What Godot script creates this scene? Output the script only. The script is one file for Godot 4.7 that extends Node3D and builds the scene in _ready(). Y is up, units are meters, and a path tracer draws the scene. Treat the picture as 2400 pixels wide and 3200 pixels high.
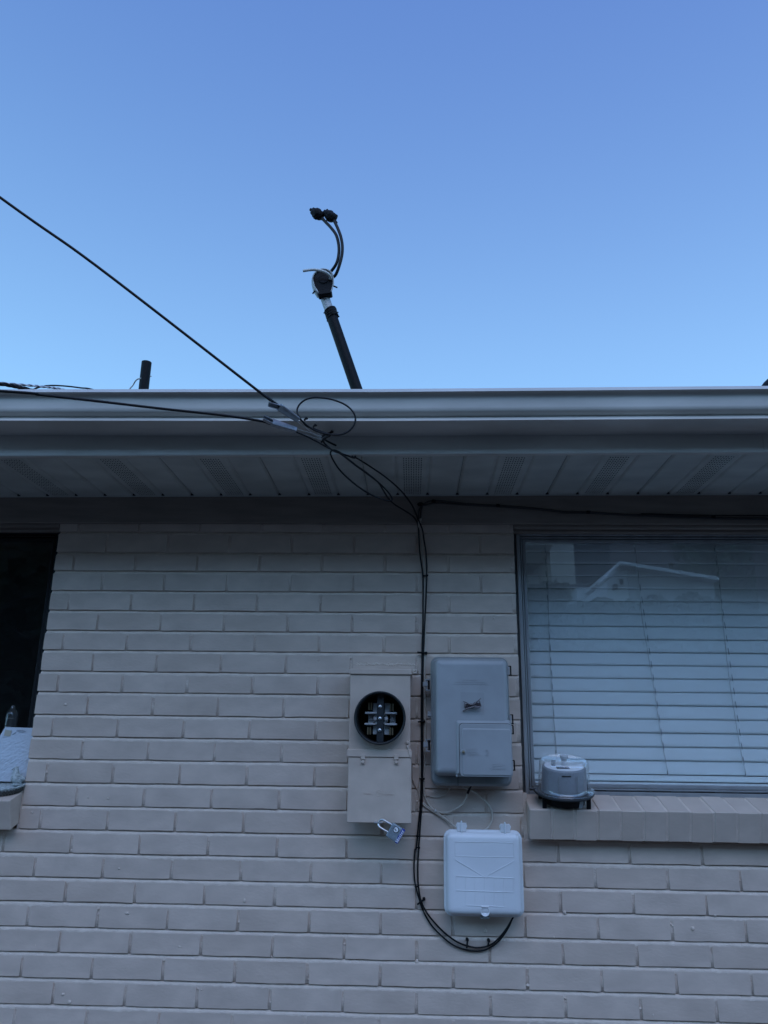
extends Node3D
# A painted brick wall under an eave at dusk: meter base, utility boxes, cables, two windows and a service mast.

var used := {}
var kit := {}
var rng := RandomNumberGenerator.new()


# ---------------------------------------------------------------- mesh building
class MB:
	var st := SurfaceTool.new()
	var count := 0

	func _init() -> void:
		st.begin(Mesh.PRIMITIVE_TRIANGLES)

	func tri(a: Vector3, b: Vector3, c: Vector3, g: int) -> void:
		st.set_smooth_group(g)
		st.add_vertex(a)
		st.add_vertex(b)
		st.add_vertex(c)
		count += 1

	func solid(tris: Array, groups: Array) -> void:       # turns a closed shell outwards
		var vol := 0.0
		var mid := Vector3.ZERO
		for p in tris:
			mid += p
		mid /= maxf(1.0, tris.size())
		for i in range(0, tris.size(), 3):
			vol += (tris[i] - mid).dot((tris[i + 1] - mid).cross(tris[i + 2] - mid))
		for i in range(0, tris.size(), 3):
			if vol > 0.0:
				tri(tris[i], tris[i + 2], tris[i + 1], groups[i / 3])
			else:
				tri(tris[i], tris[i + 1], tris[i + 2], groups[i / 3])

	func loft(rings: Array, cap0 := true, cap1 := true, g := 0) -> void:
		var tris := []
		var gs := []
		var n: int = rings[0].size()
		for k in rings.size() - 1:
			for i in n:
				var j := (i + 1) % n
				var a: Vector3 = rings[k][i]
				var b: Vector3 = rings[k][j]
				var c: Vector3 = rings[k + 1][j]
				var d: Vector3 = rings[k + 1][i]
				if a.distance_squared_to(b) > 1e-14:
					tris.append_array([a, b, c])
					gs.append(g)
				if c.distance_squared_to(d) > 1e-14:
					tris.append_array([a, c, d])
					gs.append(g)
		for e in 2:
			if (e == 0 and not cap0) or (e == 1 and not cap1):
				continue
			var r = rings[0] if e == 0 else rings[rings.size() - 1]
			var m := Vector3.ZERO
			for p in r:
				m += p
			m /= n
			for i in n:
				var j := (i + 1) % n
				tris.append_array([m, r[j], r[i]] if e == 0 else [m, r[i], r[j]])
				gs.append(-1)
		solid(tris, gs)

	func box(c: Vector3, s: Vector3, basis := Basis(), bev := 0.0) -> void:
		var h := s / 2.0
		var rings := []
		var layers := [[-h.z, 0.0], [h.z, 0.0]] if bev <= 0.0 else [[-h.z, bev], [-h.z + bev, 0.0], [h.z - bev, 0.0], [h.z, bev]]
		for l in layers:
			var x: float = h.x - l[1]
			var y: float = h.y - l[1]
			var r := []
			if bev <= 0.0:
				r = [Vector3(-x, -y, l[0]), Vector3(x, -y, l[0]), Vector3(x, y, l[0]), Vector3(-x, y, l[0])]
			else:
				var e := bev * 0.9 if l[1] == 0.0 else bev * 0.3
				r = [Vector3(-x + e, -y, l[0]), Vector3(x - e, -y, l[0]), Vector3(x, -y + e, l[0]), Vector3(x, y - e, l[0]),
					Vector3(x - e, y, l[0]), Vector3(-x + e, y, l[0]), Vector3(-x, y - e, l[0]), Vector3(-x, -y + e, l[0])]
			for i in r.size():
				r[i] = c + basis * r[i]
			rings.append(r)
		loft(rings, true, true, -1)

	func ext(a: Vector3, b: Vector3, bev := 0.0) -> void:   # box from corner to corner
		box((a + b) / 2.0, (b - a).abs(), Basis(), bev)

	func tube(pts: Array, r, n := 8, caps := true) -> void:
		var rings := []
		var side := Vector3.ZERO
		for k in pts.size():
			var d: Vector3 = (pts[mini(k + 1, pts.size() - 1)] - pts[maxi(k - 1, 0)]).normalized()
			if k == 0:
				side = d.cross(Vector3(0.3, 0.2, 1).normalized() if absf(d.y) > 0.9 else Vector3.UP).normalized()
			side = (side - d * side.dot(d)).normalized()
			var up := d.cross(side)
			var rad: float = r[k] if r is Array else r
			var ring := []
			for i in n:
				var a := TAU * i / n
				ring.append(pts[k] + (side * cos(a) + up * sin(a)) * rad)
			rings.append(ring)
		loft(rings, caps, caps, 0)

	func lathe(prof: Array, xf: Transform3D, n := 24, cap0 := true, cap1 := true, g := 0) -> void:   # Vector2(radius, height along y)
		var rings := []
		for p in prof:
			var ring := []
			for i in n:
				var a := TAU * i / n
				ring.append(xf * Vector3(cos(a) * p.x, p.y, sin(a) * p.x))
			rings.append(ring)
		loft(rings, cap0, cap1, g)

	func plate(c: Vector3, w: float, h: float, r: float, layers: Array, k := 5, g := 0, cap0 := true, cap1 := true, basis := Basis()) -> void:   # rounded plate on the x-y plane, layers of [z, inset]
		var rings := []
		for l in layers:
			var ring := []
			for p in MB.rr(w - 2.0 * l[1], h - 2.0 * l[1], maxf(r - l[1], 0.0006), k):
				ring.append(c + basis * Vector3(p.x, p.y, l[0]))
			rings.append(ring)
		loft(rings, cap0, cap1, g)

	static func rr(w: float, h: float, r: float, k: int) -> Array:
		var o := []
		for q in 4:
			var cx := (w / 2.0 - r) * (1.0 if q == 0 or q == 3 else -1.0)
			var cy := (h / 2.0 - r) * (1.0 if q < 2 else -1.0)
			for i in k + 1:
				var a := PI / 2.0 * (q + float(i) / k)
				o.append(Vector2(cx + cos(a) * r, cy + sin(a) * r))
		return o

	func blob(c: Vector3, s: Vector3, noise: FastNoiseLite, amount: float, n := 12, basis := Basis()) -> void:
		var rings := []
		for k in n / 2 + 1:
			var ring := []
			var t := PI * k / (n / 2)
			for i in n:
				var a := TAU * i / n
				var d := Vector3(sin(t) * cos(a), cos(t), sin(t) * sin(a))
				var f := 1.0 + amount * noise.get_noise_3d(c.x * 50 + d.x * 30, c.y * 50 + d.y * 30, c.z * 50 + d.z * 30)
				ring.append(c + basis * (d * s * f))
			rings.append(ring)
		loft(rings, false, false, 0)

	func mesh() -> ArrayMesh:
		st.generate_normals()
		return st.commit()


static func curve(p: Array, per := 6) -> Array:          # Catmull-Rom through the points
	var o := []
	for k in p.size() - 1:
		var a: Vector3 = p[maxi(k - 1, 0)]
		var b: Vector3 = p[k]
		var c: Vector3 = p[k + 1]
		var d: Vector3 = p[mini(k + 2, p.size() - 1)]
		for i in per:
			o.append(b.cubic_interpolate(c, a, d, float(i) / per))
	o.append(p[p.size() - 1])
	return o


# ---------------------------------------------------------------- scene tree
func numbered(called: String, parent: Node) -> String:
	var key := str(parent.get_instance_id()) + called
	var n: int = used.get(key, 0)
	used[key] = n + 1
	return called if n == 0 else "%s_%03d" % [called, n]


func thing(called: String, label: String, category: String, at := Vector3.ZERO, group := "") -> Node3D:
	var o := Node3D.new()
	o.name = numbered(called, self)
	add_child(o)
	o.position = at
	tag(o, label, category, group)
	return o


func tag(o: Node, label: String, category := "", group := "") -> Node:
	o.set_meta("label", label)
	if category:
		o.set_meta("category", category)
	if group:
		o.set_meta("group", group)
	return o


func put(called: String, what, m: Material, parent: Node = self) -> MeshInstance3D:   # world coordinates go in; a part is moved back by its thing's place
	var o := MeshInstance3D.new()
	o.name = numbered(called, parent)
	o.mesh = what.mesh() if what is MB else what
	o.material_override = m
	parent.add_child(o)
	var up := parent
	var off := Vector3.ZERO
	while up != self:
		off += (up as Node3D).position
		up = up.get_parent()
	o.position = -off
	return o


func at(o: Node3D, p: Vector3) -> void:
	o.position += p


func struct(called: String, what, m: Material) -> MeshInstance3D:
	var o := put(called, what, m)
	o.set_meta("kind", "structure")
	return o


# ---------------------------------------------------------------- materials (base colours as linear values)
func lin(r: float, g: float, b: float) -> Color:
	return Color(r, g, b).linear_to_srgb()


func noise_tex(freq: float, lo: float, hi: float, octaves := 4, sd := 1, normal := false, kind := FastNoiseLite.TYPE_SIMPLEX) -> NoiseTexture2D:
	var t := NoiseTexture2D.new()
	var f := FastNoiseLite.new()
	f.seed = sd
	f.noise_type = kind
	f.frequency = freq
	f.fractal_octaves = octaves
	t.noise = f
	t.width = 512
	t.height = 512
	t.seamless = true
	var g := Gradient.new()
	g.set_color(0, Color(lo, lo, lo))
	g.set_color(1, Color(hi, hi, hi))
	t.color_ramp = g
	return t


func mat(c: Color, rough := 0.6, metal := 0.0, spec := 0.5) -> StandardMaterial3D:
	var m := StandardMaterial3D.new()
	m.albedo_color = c
	m.roughness = rough
	m.metallic = metal
	m.metallic_specular = spec
	return m


func worn(m: StandardMaterial3D, tint: Texture2D, relief: Texture2D, cm: float, scale: Vector3, world := true) -> StandardMaterial3D:
	if tint:
		m.albedo_texture = tint
	m.uv1_triplanar = true
	m.uv1_world_triplanar = world
	m.uv1_scale = scale
	if relief:
		m.heightmap_enabled = true
		m.heightmap_texture = relief
		m.heightmap_scale = cm
	return m


func materials() -> void:
	var soft := noise_tex(0.006, 0.86, 1.0, 5, 3)
	var grain := noise_tex(0.03, 0.0, 1.0, 5, 7)
	var speck := noise_tex(0.05, 0.9, 1.0, 3, 12)
	var wall_tint := noise_tex(0.004, 0.91, 1.0, 6, 21)
	kit.brick = worn(mat(lin(0.575, 0.45, 0.365), 0.72), wall_tint, grain, 0.03, Vector3(3.0, 6.0, 3.0))
	kit.brick2 = worn(mat(lin(0.56, 0.435, 0.35), 0.72), wall_tint, grain, 0.035, Vector3(2.4, 5.0, 3.0))
	kit.brick3 = worn(mat(lin(0.59, 0.462, 0.375), 0.7), wall_tint, grain, 0.025, Vector3(3.6, 6.0, 3.0))
	kit.mortar = worn(mat(lin(0.67, 0.54, 0.44), 0.75), wall_tint, grain, 0.12, Vector3(9, 9, 9))  # lighter than the brick paint: skylight on the joints put into the colour
	kit.box_paint = worn(mat(lin(0.555, 0.435, 0.348), 0.5), wall_tint, grain, 0.012, Vector3(4, 4, 4))
	kit.white_metal = worn(mat(lin(0.62, 0.58, 0.52), 0.35), soft, null, 0, Vector3(0.6, 2, 2))
	kit.white_soffit = worn(mat(lin(0.52, 0.52, 0.47), 0.5), soft, null, 0, Vector3(1, 1, 2))
	kit.frieze = worn(mat(lin(0.27, 0.215, 0.175), 0.6), soft, grain, 0.02, Vector3(1, 8, 8))
	kit.dark = mat(lin(0.012, 0.012, 0.012), 0.9)
	kit.roof = worn(mat(lin(0.09, 0.085, 0.08), 0.9), soft, grain, 0.2, Vector3(4, 4, 4))
	kit.grey_plastic = worn(mat(lin(0.355, 0.36, 0.36), 0.45), noise_tex(0.005, 0.88, 1.0, 5, 18), null, 0, Vector3(1.5, 1.5, 1.5))
	kit.grey_back = worn(mat(lin(0.27, 0.27, 0.26), 0.5), soft, grain, 0.006, Vector3(3, 3, 3))
	kit.pale_plastic = worn(mat(lin(0.68, 0.68, 0.68), 0.42), noise_tex(0.004, 0.93, 1.0, 4, 17), null, 0, Vector3(1.2, 1.2, 1.2))
	kit.black_plastic = mat(lin(0.006, 0.006, 0.007), 0.6, 0.0, 0.3)
	kit.cable = worn(mat(lin(0.006, 0.006, 0.007), 0.5, 0.0, 0.35), null, grain, 0.01, Vector3(20, 20, 20))
	kit.dark_cable = mat(lin(0.035, 0.031, 0.028), 0.6)
	kit.tan_cable = worn(mat(lin(0.54, 0.455, 0.37), 0.55), speck, grain, 0.02, Vector3(20, 20, 20))
	kit.tape = worn(mat(lin(0.006, 0.006, 0.006), 0.55, 0.0, 0.35), null, grain, 0.3, Vector3(14, 30, 14))
	kit.steel = worn(mat(lin(0.62, 0.62, 0.62), 0.34, 0.9), speck, null, 0, Vector3(20, 20, 20))
	kit.zinc = worn(mat(lin(0.55, 0.56, 0.57), 0.42, 0.75), soft, grain, 0.01, Vector3(10, 10, 10))
	kit.lock_steel = worn(mat(lin(0.36, 0.42, 0.46), 0.42, 0.6), soft, null, 0, Vector3(20, 20, 20))
	kit.brass = worn(mat(lin(0.36, 0.30, 0.20), 0.4, 0.8), speck, null, 0, Vector3(20, 20, 20))
	kit.slate = worn(mat(lin(0.022, 0.025, 0.028), 0.5, 0.0, 0.4), soft, null, 0, Vector3(8, 8, 8))
	kit.ring = worn(mat(lin(0.018, 0.019, 0.02), 0.5, 0.0, 0.4), soft, grain, 0.01, Vector3(8, 8, 8))
	kit.well = mat(lin(0.010, 0.010, 0.010), 0.8)
	kit.insulator = worn(mat(lin(0.50, 0.51, 0.51), 0.5), soft, grain, 0.02, Vector3(12, 12, 12))
	kit.conduit = worn(mat(lin(0.005, 0.005, 0.006), 0.55, 0.0, 0.3), noise_tex(0.01, 0.4, 1.0, 5, 31), grain, 0.05, Vector3(6, 2, 6))
	kit.grey_metal = worn(mat(lin(0.52, 0.52, 0.50), 0.5, 0.1), soft, grain, 0.02, Vector3(6, 6, 6))
	kit.grey_wire = mat(lin(0.58, 0.58, 0.54), 0.5)
	kit.blue = mat(lin(0.012, 0.035, 0.26), 0.35)
	kit.print_white = mat(lin(0.75, 0.75, 0.75), 0.5)
	kit.blind = mat(lin(0.88, 0.92, 0.90), 0.5)
	kit.cord_shade = mat(lin(0.15, 0.17, 0.18), 0.9)  # dark dashes that carry the shade beside each blind cord
	kit.cord = mat(lin(0.6, 0.6, 0.58), 0.8)
	kit.frame = worn(mat(lin(0.34, 0.34, 0.34), 0.42, 0.35), soft, null, 0, Vector3(4, 1, 4))
	kit.frame_black = mat(lin(0.012, 0.012, 0.013), 0.6, 0.0, 0.3)
	kit.clamp = worn(mat(lin(0.34, 0.35, 0.36), 0.45, 0.5), soft, null, 0, Vector3(20, 20, 20))
	kit.frame_dark = mat(lin(0.05, 0.05, 0.05), 0.5)
	var glass := mat(Color(1, 1, 1, 0.004), 0.0, 0.0, 0.7)
	glass.transparency = BaseMaterial3D.TRANSPARENCY_ALPHA
	kit.glass = glass
	var clear := mat(Color(0.97, 0.99, 1.0, 0.015), 0.03, 0.0, 0.7)
	clear.transparency = BaseMaterial3D.TRANSPARENCY_ALPHA
	kit.clear = clear
	kit.meter_grey = worn(mat(lin(0.25, 0.26, 0.275), 0.5), speck, null, 0, Vector3(6, 6, 6))
	kit.foam = worn(mat(lin(0.50, 0.53, 0.57), 0.5), null, grain, 0.03, Vector3(8, 8, 8))
	kit.beige = mat(lin(0.42, 0.38, 0.30), 0.7)
	kit.ceramic = worn(mat(lin(0.60, 0.64, 0.62), 0.6), noise_tex(0.02, 0.6, 1.0, 5, 44), grain, 0.03, Vector3(9, 9, 9))
	kit.carved = worn(mat(lin(0.17, 0.17, 0.15), 0.7), noise_tex(0.02, 0.4, 1.0, 5, 45), grain, 0.2, Vector3(9, 9, 9))
	kit.torn = worn(mat(lin(0.36, 0.31, 0.31), 0.85), noise_tex(0.04, 0.35, 1.0, 5, 46), grain, 0.1, Vector3(20, 20, 20))
	kit.torn_dark = worn(mat(lin(0.06, 0.04, 0.045), 0.9), null, grain, 0.15, Vector3(20, 20, 20))
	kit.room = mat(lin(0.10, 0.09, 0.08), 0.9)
	kit.ground = worn(mat(lin(0.145, 0.137, 0.128), 0.95), noise_tex(0.01, 0.6, 1.0, 5, 50), grain, 0.5, Vector3(0.7, 0.7, 0.7))
	kit.hill = worn(mat(lin(0.12, 0.105, 0.08), 0.95), noise_tex(0.008, 0.35, 1.0, 6, 51), null, 0, Vector3(0.03, 0.03, 0.03))
	kit.house_wall = worn(mat(lin(0.48, 0.48, 0.48), 0.8), soft, null, 0, Vector3(0.4, 0.4, 0.4))
	kit.house_white = worn(mat(lin(0.78, 0.78, 0.78), 0.6), speck, null, 0, Vector3(0.4, 0.4, 0.4))
	kit.house_tan = worn(mat(lin(0.60, 0.54, 0.46), 0.8), soft, null, 0, Vector3(0.4, 0.4, 0.4))
	kit.house_dark = worn(mat(lin(0.035, 0.036, 0.04), 0.8), soft, null, 0, Vector3(0.4, 0.4, 0.4))
	var leaf := mat(lin(0.05, 0.075, 0.035), 0.8)
	leaf.cull_mode = BaseMaterial3D.CULL_DISABLED
	leaf.vertex_color_use_as_albedo = true
	kit.leaf = leaf
	kit.bark = mat(lin(0.07, 0.05, 0.04), 0.9)


func _ready() -> void:
	rng.seed = 4177
	camera_and_light()
	materials()
	ground_and_hill()
	house()
	windows()
	gutter()
	roof_things()
	meter_socket()
	padlock()
	utility_box()
	pale_box()
	cables()
	sill_things()
	across_the_yard()


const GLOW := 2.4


func camera_and_light() -> void:
	var cam := Camera3D.new()
	cam.name = "camera"
	cam.fov = 67.6084
	cam.near = 0.05
	cam.far = 900.0
	cam.position = Vector3(0.0903, 1.55, 2.4014)
	cam.rotation_degrees = Vector3(16.4736, 2.2889, 0.7505)
	add_child(cam)
	cam.current = true
	# clear dusk sky: pale at the horizon, deep overhead, brighter on the side behind the viewer where the sun went down
	var img := Image.create(512, 256, false, Image.FORMAT_RGBF)
	for j in 256:
		var el := PI * (0.5 - (j + 0.5) / 256.0)
		var up := sin(el)
		var w := pow(1.0 - maxf(up, 0.0), 2.0)
		for i in 512:
			var az := TAU * (i + 0.5) / 512.0
			var dz := -cos(az) * cos(el)
			var dx := sin(az) * cos(el)
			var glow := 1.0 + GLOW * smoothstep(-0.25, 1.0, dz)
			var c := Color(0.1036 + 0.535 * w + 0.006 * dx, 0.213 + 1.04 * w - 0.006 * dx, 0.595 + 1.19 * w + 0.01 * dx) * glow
			if up < 0.0:
				c = Color(0.10, 0.12, 0.14)
			img.set_pixel(i, j, c)
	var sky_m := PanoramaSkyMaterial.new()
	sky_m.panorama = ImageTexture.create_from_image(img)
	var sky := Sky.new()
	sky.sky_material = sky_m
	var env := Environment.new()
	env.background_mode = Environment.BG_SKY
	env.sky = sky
	env.tonemap_mode = Environment.TONE_MAPPER_LINEAR
	env.tonemap_exposure = 1.0
	env.sdfgi_enabled = true
	env.ssao_enabled = true
	env.ssil_enabled = true
	var we := WorldEnvironment.new()
	we.name = "world"
	we.environment = env
	add_child(we)
	var sun := DirectionalLight3D.new()
	sun.name = "sun"
	sun.light_color = Color(1.0, 0.97, 0.94)
	sun.light_energy = 0.18
	sun.light_angular_distance = 40.0
	sun.shadow_enabled = true
	sun.sky_mode = DirectionalLight3D.SKY_MODE_LIGHT_ONLY
	sun.rotation_degrees = Vector3(-54, 6, 0)
	add_child(sun)


func ground_and_hill() -> void:
	var g := MB.new()
	g.ext(Vector3(-450, -0.4, -450), Vector3(450, 0, 450))
	struct("ground", g, kit.ground)
	var n := FastNoiseLite.new()
	n.seed = 9
	n.frequency = 0.02
	n.fractal_octaves = 4
	var hm := MB.new()
	var nx := 70
	var nz := 60
	var pts := []
	for i in nz + 1:
		var row := []
		for k in nx + 1:
			var x := -160.0 + 320.0 * k / nx
			var z := 5.0 + 150.0 * pow(float(i) / nz, 1.5)
			var y := 3.3 * smoothstep(6.0, 13.0, z) + 1.3 * smoothstep(13.0, 40.0, z) + smoothstep(40.0, 150.0, z) * (66.0 + 10.0 * n.get_noise_2d(x * 0.6, 7.0) + 6.0 * n.get_noise_2d(x, z)) + 0.25 * n.get_noise_2d(x * 6.0, z * 6.0) * smoothstep(6.0, 9.0, z)
			row.append(Vector3(x, y - 0.05 + 0.05 * smoothstep(5.0, 6.5, z), z))
		pts.append(row)
	for i in nz:
		for k in nx:
			hm.tri(pts[i][k], pts[i][k + 1], pts[i + 1][k + 1], 0)
			hm.tri(pts[i][k], pts[i + 1][k + 1], pts[i + 1][k], 0)
	struct("hillside", hm, kit.hill)


# ---------------------------------------------------------------- the house
const BRICK := 0.2032
const LEFT_JAMB := -1.079
const RIGHT_JAMB := 0.4145
const SILL_LOW := 1.2787
const BOTTOMS := [2.1918, 2.1217, 2.0605, 1.9949, 1.9308, 1.8672, 1.8048, 1.7399, 1.6759, 1.6081, 1.5424, 1.477, 1.4098, 1.3447, 1.2787, 1.215, 1.1494, 1.0856, 1.0197, 0.9555, 0.8907, 0.8256, 0.7604]


func bottom_of(c: int) -> float:
	if c < 0:
		return BOTTOMS[0] - 0.06506 * c
	return BOTTOMS[c] if c < BOTTOMS.size() else BOTTOMS[BOTTOMS.size() - 1] - 0.06506 * (c - BOTTOMS.size() + 1)


func eave_lift(x: float) -> float:                       # the gutter sags a little in the middle
	return 0.0045 * clampf(absf(x) / 1.08, 0.0, 1.0)


func soffit_y(x: float) -> float:
	return 2.3113 + 0.0042 * clampf(x, -3.0, 3.0)


func brick_mesh(length: float, height: float, sd: int) -> ArrayMesh:
	var b := MB.new()
	var r := RandomNumberGenerator.new()
	r.seed = sd
	var rings := []
	var edge := []
	for p in MB.rr(length, height, 0.0016, 1):
		edge.append(p)
	var ring := []                                        # extra points along the long edges, so that they wander
	for i in edge.size():
		var a: Vector2 = edge[i]
		var q: Vector2 = edge[(i + 1) % edge.size()]
		ring.append(a)
		if a.distance_to(q) > 0.03:
			var m := 3 if a.distance_to(q) > 0.1 else 1
			for k in m:
				ring.append(a.lerp(q, (k + 1.0) / (m + 1.0)))
	var wob := []
	for i in ring.size():
		wob.append(Vector2(r.randf_range(-0.0008, 0.0008), r.randf_range(-0.0009, 0.0009)))
	var face := r.randf_range(-0.0008, 0.0008)
	var tx := r.randf_range(-0.004, 0.004)
	var ty := r.randf_range(-0.008, 0.008)
	for l in [[-0.03, 0.0], [-0.0014, 0.0], [-0.0004, 0.0004], [0.0, 0.0014]]:
		var o := []
		for i in ring.size():
			var p: Vector2 = ring[i] + wob[i]
			var s := Vector2(1.0 - 2.0 * l[1] / length, 1.0 - 2.0 * l[1] / height)
			o.append(Vector3(p.x * s.x, p.y * s.y, l[0] + (face + p.x * tx + p.y * ty if l[0] > -0.02 else 0.0)))
		rings.append(o)
	b.loft(rings, false, true, 0)
	return b.mesh()


func house() -> void:
	var h := thing("brick_house", "beige painted brick house with white eave and a window either side", "house")
	# the wall behind the bricks, in pieces round the two windows
	var w := MB.new()
	for r in [[-5.5, 0.0, 5.5, 1.26], [LEFT_JAMB, 1.26, RIGHT_JAMB, 2.45], [-5.5, 1.26, -2.6, 2.45], [2.3, 1.26, 5.5, 2.45], [-2.6, 2.235, LEFT_JAMB, 2.45], [RIGHT_JAMB, 2.235, 2.3, 2.45]]:
		w.ext(Vector3(r[0], r[1], -0.24), Vector3(r[2], r[3], -0.0165))
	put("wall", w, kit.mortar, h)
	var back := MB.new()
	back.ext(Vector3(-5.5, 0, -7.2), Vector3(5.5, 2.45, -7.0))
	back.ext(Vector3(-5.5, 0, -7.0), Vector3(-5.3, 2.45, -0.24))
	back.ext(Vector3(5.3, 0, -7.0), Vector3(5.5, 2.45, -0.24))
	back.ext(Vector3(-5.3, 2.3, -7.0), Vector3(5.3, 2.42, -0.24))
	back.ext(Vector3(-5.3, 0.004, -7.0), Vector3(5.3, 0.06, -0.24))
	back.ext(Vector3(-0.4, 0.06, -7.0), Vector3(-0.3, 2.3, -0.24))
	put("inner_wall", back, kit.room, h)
	# mortar, uneven and brushed over with paint
	var n := FastNoiseLite.new()
	n.seed = 5
	n.frequency = 0.03
	n.fractal_octaves = 4
	var mo := MB.new()
	var levels := []                                      # [height, depth]: struck joints slope out to the brick below
	for c in range(-1, 24):
		var y := bottom_of(c)
		levels.append_array([[y + 0.028, -0.0035], [y + 0.0014, -0.0036], [y + 0.0004, -0.0060], [y - 0.0006, -0.0070], [y - 0.0011, -0.0058], [y - 0.0050, -0.0026], [y - 0.0093, 0.0002], [y - 0.018, -0.0035]])
	var step := 0.0055
	for i in levels.size() - 1:
		for k in int(2.9 / step):
			var x0 := -1.5 + k * step
			if levels[i][0] > 1.30 and (x0 < LEFT_JAMB or x0 + step > RIGHT_JAMB):
				continue
			if levels[i][0] > 2.24 or levels[i + 1][0] < 0.6:
				continue
			var q := []
			for d in [[0, 1], [1, 1], [1, 0], [0, 0]]:
				var x: float = x0 + step * d[0]
				var l = levels[i + d[1]]
				var amount := 1.0 if absf(l[1] + 0.0035) < 0.0004 else 0.55
				q.append(Vector3(x, l[0], l[1] + amount * (0.0024 * n.get_noise_2d(x * 1400, l[0] * 1400) + 0.0014 * n.get_noise_2d(x * 260 + 90, l[0] * 260))))
			mo.tri(q[0], q[2], q[1], 0)
			mo.tri(q[0], q[3], q[2], 0)
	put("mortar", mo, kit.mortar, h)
	# the bricks: those in the picture one by one, the rest of the wall joined
	var shapes := {}
	var kinds := [kit.brick, kit.brick2, kit.brick3, kit.brick]
	var rest := MB.new()
	for c in range(0, 34):
		var y0 := bottom_of(c) + 0.0005
		var y1 := bottom_of(c - 1) - 0.0088
		if c == 0:
			y1 = 2.222
		var off := 0.5 if c % 2 == 1 else 0.0
		for k in range(-27, 28):
			var x0 := (k + off) * BRICK + 0.0037
			var x1 := (k + 1 + off) * BRICK - 0.0037
			var spans := [[x0, x1]]
			if y0 > SILL_LOW - 0.01:
				spans = []
				for s in [[-5.5, -2.6], [LEFT_JAMB, RIGHT_JAMB], [2.3, 5.5]]:
					var a: float = maxf(x0, s[0])
					var b: float = minf(x1, s[1])
					if b - a > 0.012:
						spans.append([a, b])
			for s in spans:
				var len: float = s[1] - s[0]
				var mid := Vector3((s[0] + s[1]) / 2.0, (y0 + y1) / 2.0, 0)
				if mid.x < -1.36 or mid.x > 1.32 or c > 22:
					if absf(mid.x) < 5.5 - len / 2:
						rest.box(mid + Vector3(0, 0, -0.015), Vector3(len, y1 - y0, 0.03))
					continue
				var hh := snappedf(y1 - y0, 0.0008)
				var variant := rng.randi_range(0, 5)
				var key := "%.3f %.4f %d" % [snappedf(len, 0.001), hh, variant]
				if not shapes.has(key):
					shapes[key] = brick_mesh(len, hh, hash(key))
				var o := put("brick", shapes[key], kinds[rng.randi_range(0, 3)], h)
				at(o, mid + Vector3(rng.randf_range(-0.0008, 0.0008), rng.randf_range(-0.0004, 0.0004), 0))
				o.rotation.z = rng.randf_range(-0.0025, 0.0025)
	put("outer_bricks", rest, kit.brick, h).set_meta("kind", "stuff")
	# dabs of mortar and paint left on the wall
	var dab := MB.new()
	for i in 130:
		var c := rng.randi_range(4, 22)
		var odd := 0.5 if c % 2 == 1 else 0.0
		var k := rng.randi_range(-5, 5)
		var p := Vector3((k + odd) * BRICK + rng.randf_range(-0.004, 0.004), bottom_of(c) + rng.randf_range(-0.003, 0.054), -0.003)
		if rng.randf() < 0.35:
			p = Vector3(rng.randf_range(-1.05, 1.0), bottom_of(c) + rng.randf_range(0.0, 0.05), 0.0)
		if p.y > 1.27 and (p.x < LEFT_JAMB + 0.01 or p.x > RIGHT_JAMB - 0.01):
			continue
		var s := rng.randf_range(0.0015, 0.0034)
		dab.blob(p, Vector3(s * rng.randf_range(0.8, 1.9), s * rng.randf_range(0.8, 1.8), s * 0.8), n, 0.7, 8)
	for i in 60:
		var p := Vector3(lerpf(-0.085, 0.095, i / 59.0), 1.769 + rng.randf_range(-0.003, 0.003), -0.001)
		dab.blob(p, Vector3(0.004, 0.003, 0.0028), n, 0.9, 8)
	for i in 16:
		dab.blob(Vector3(0.099, 1.749, 0) + Vector3(rng.randf_range(-0.008, 0.006), rng.randf_range(-0.006, 0.006), 0), Vector3(0.003, 0.0025, 0.0025), n, 0.9, 8)
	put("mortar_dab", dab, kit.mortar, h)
	# frieze, soffit and fascia
	var fr := MB.new()
	fr.ext(Vector3(-5.5, 2.2175, -0.008), Vector3(5.5, 2.36, 0.014), 0.002)
	put("frieze_board", fr, kit.frieze, h)
	var tr := MB.new()
	tr.box(Vector3(0, 2.3128, 0.020), Vector3(6.4, 0.0055, 0.012), Basis(Vector3(0, 0, 1), 0.0042), 0.001)
	put("soffit_trim", tr, kit.white_soffit, h)
	soffit(h)
	for s in [[-4.0, 1.058, 0.0], [1.050, 4.0, 0.0012]]:
		var f := MB.new()
		var ring := [Vector2(0.3865, 2.3095), Vector2(0.4065, 2.3075), Vector2(0.4082, 2.3105), Vector2(0.4062, 2.318), Vector2(0.4055, 2.345), Vector2(0.4055, 2.475), Vector2(0.3865, 2.475)]
		var rings := []
		for x in [s[0], -1.1, 0.0, s[1]] if s[0] < -1.1 else [s[0], s[1]]:
			var o := []
			for p in ring:
				o.append(Vector3(x, p.y + soffit_y(x) - 2.3113, p.x + s[2]))
			rings.append(o)
		f.loft(rings, true, true, -1)
		put("fascia", f, kit.white_metal, h)
	# roof deck, closing the attic
	var ro := MB.new()
	for side in [1.0, -1.0]:
		var eave_z := 0.42 if side > 0 else -7.62
		var o := []
		for x in [-6.0, 6.0]:
			o.append([Vector3(x, 2.455, eave_z), Vector3(x, 2.478, eave_z), Vector3(x, 3.36, -3.6), Vector3(x, 3.33, -3.6)])
		ro.loft(o, true, true, -1)
	put("roof", ro, kit.roof, h)
	var gable := MB.new()
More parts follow.
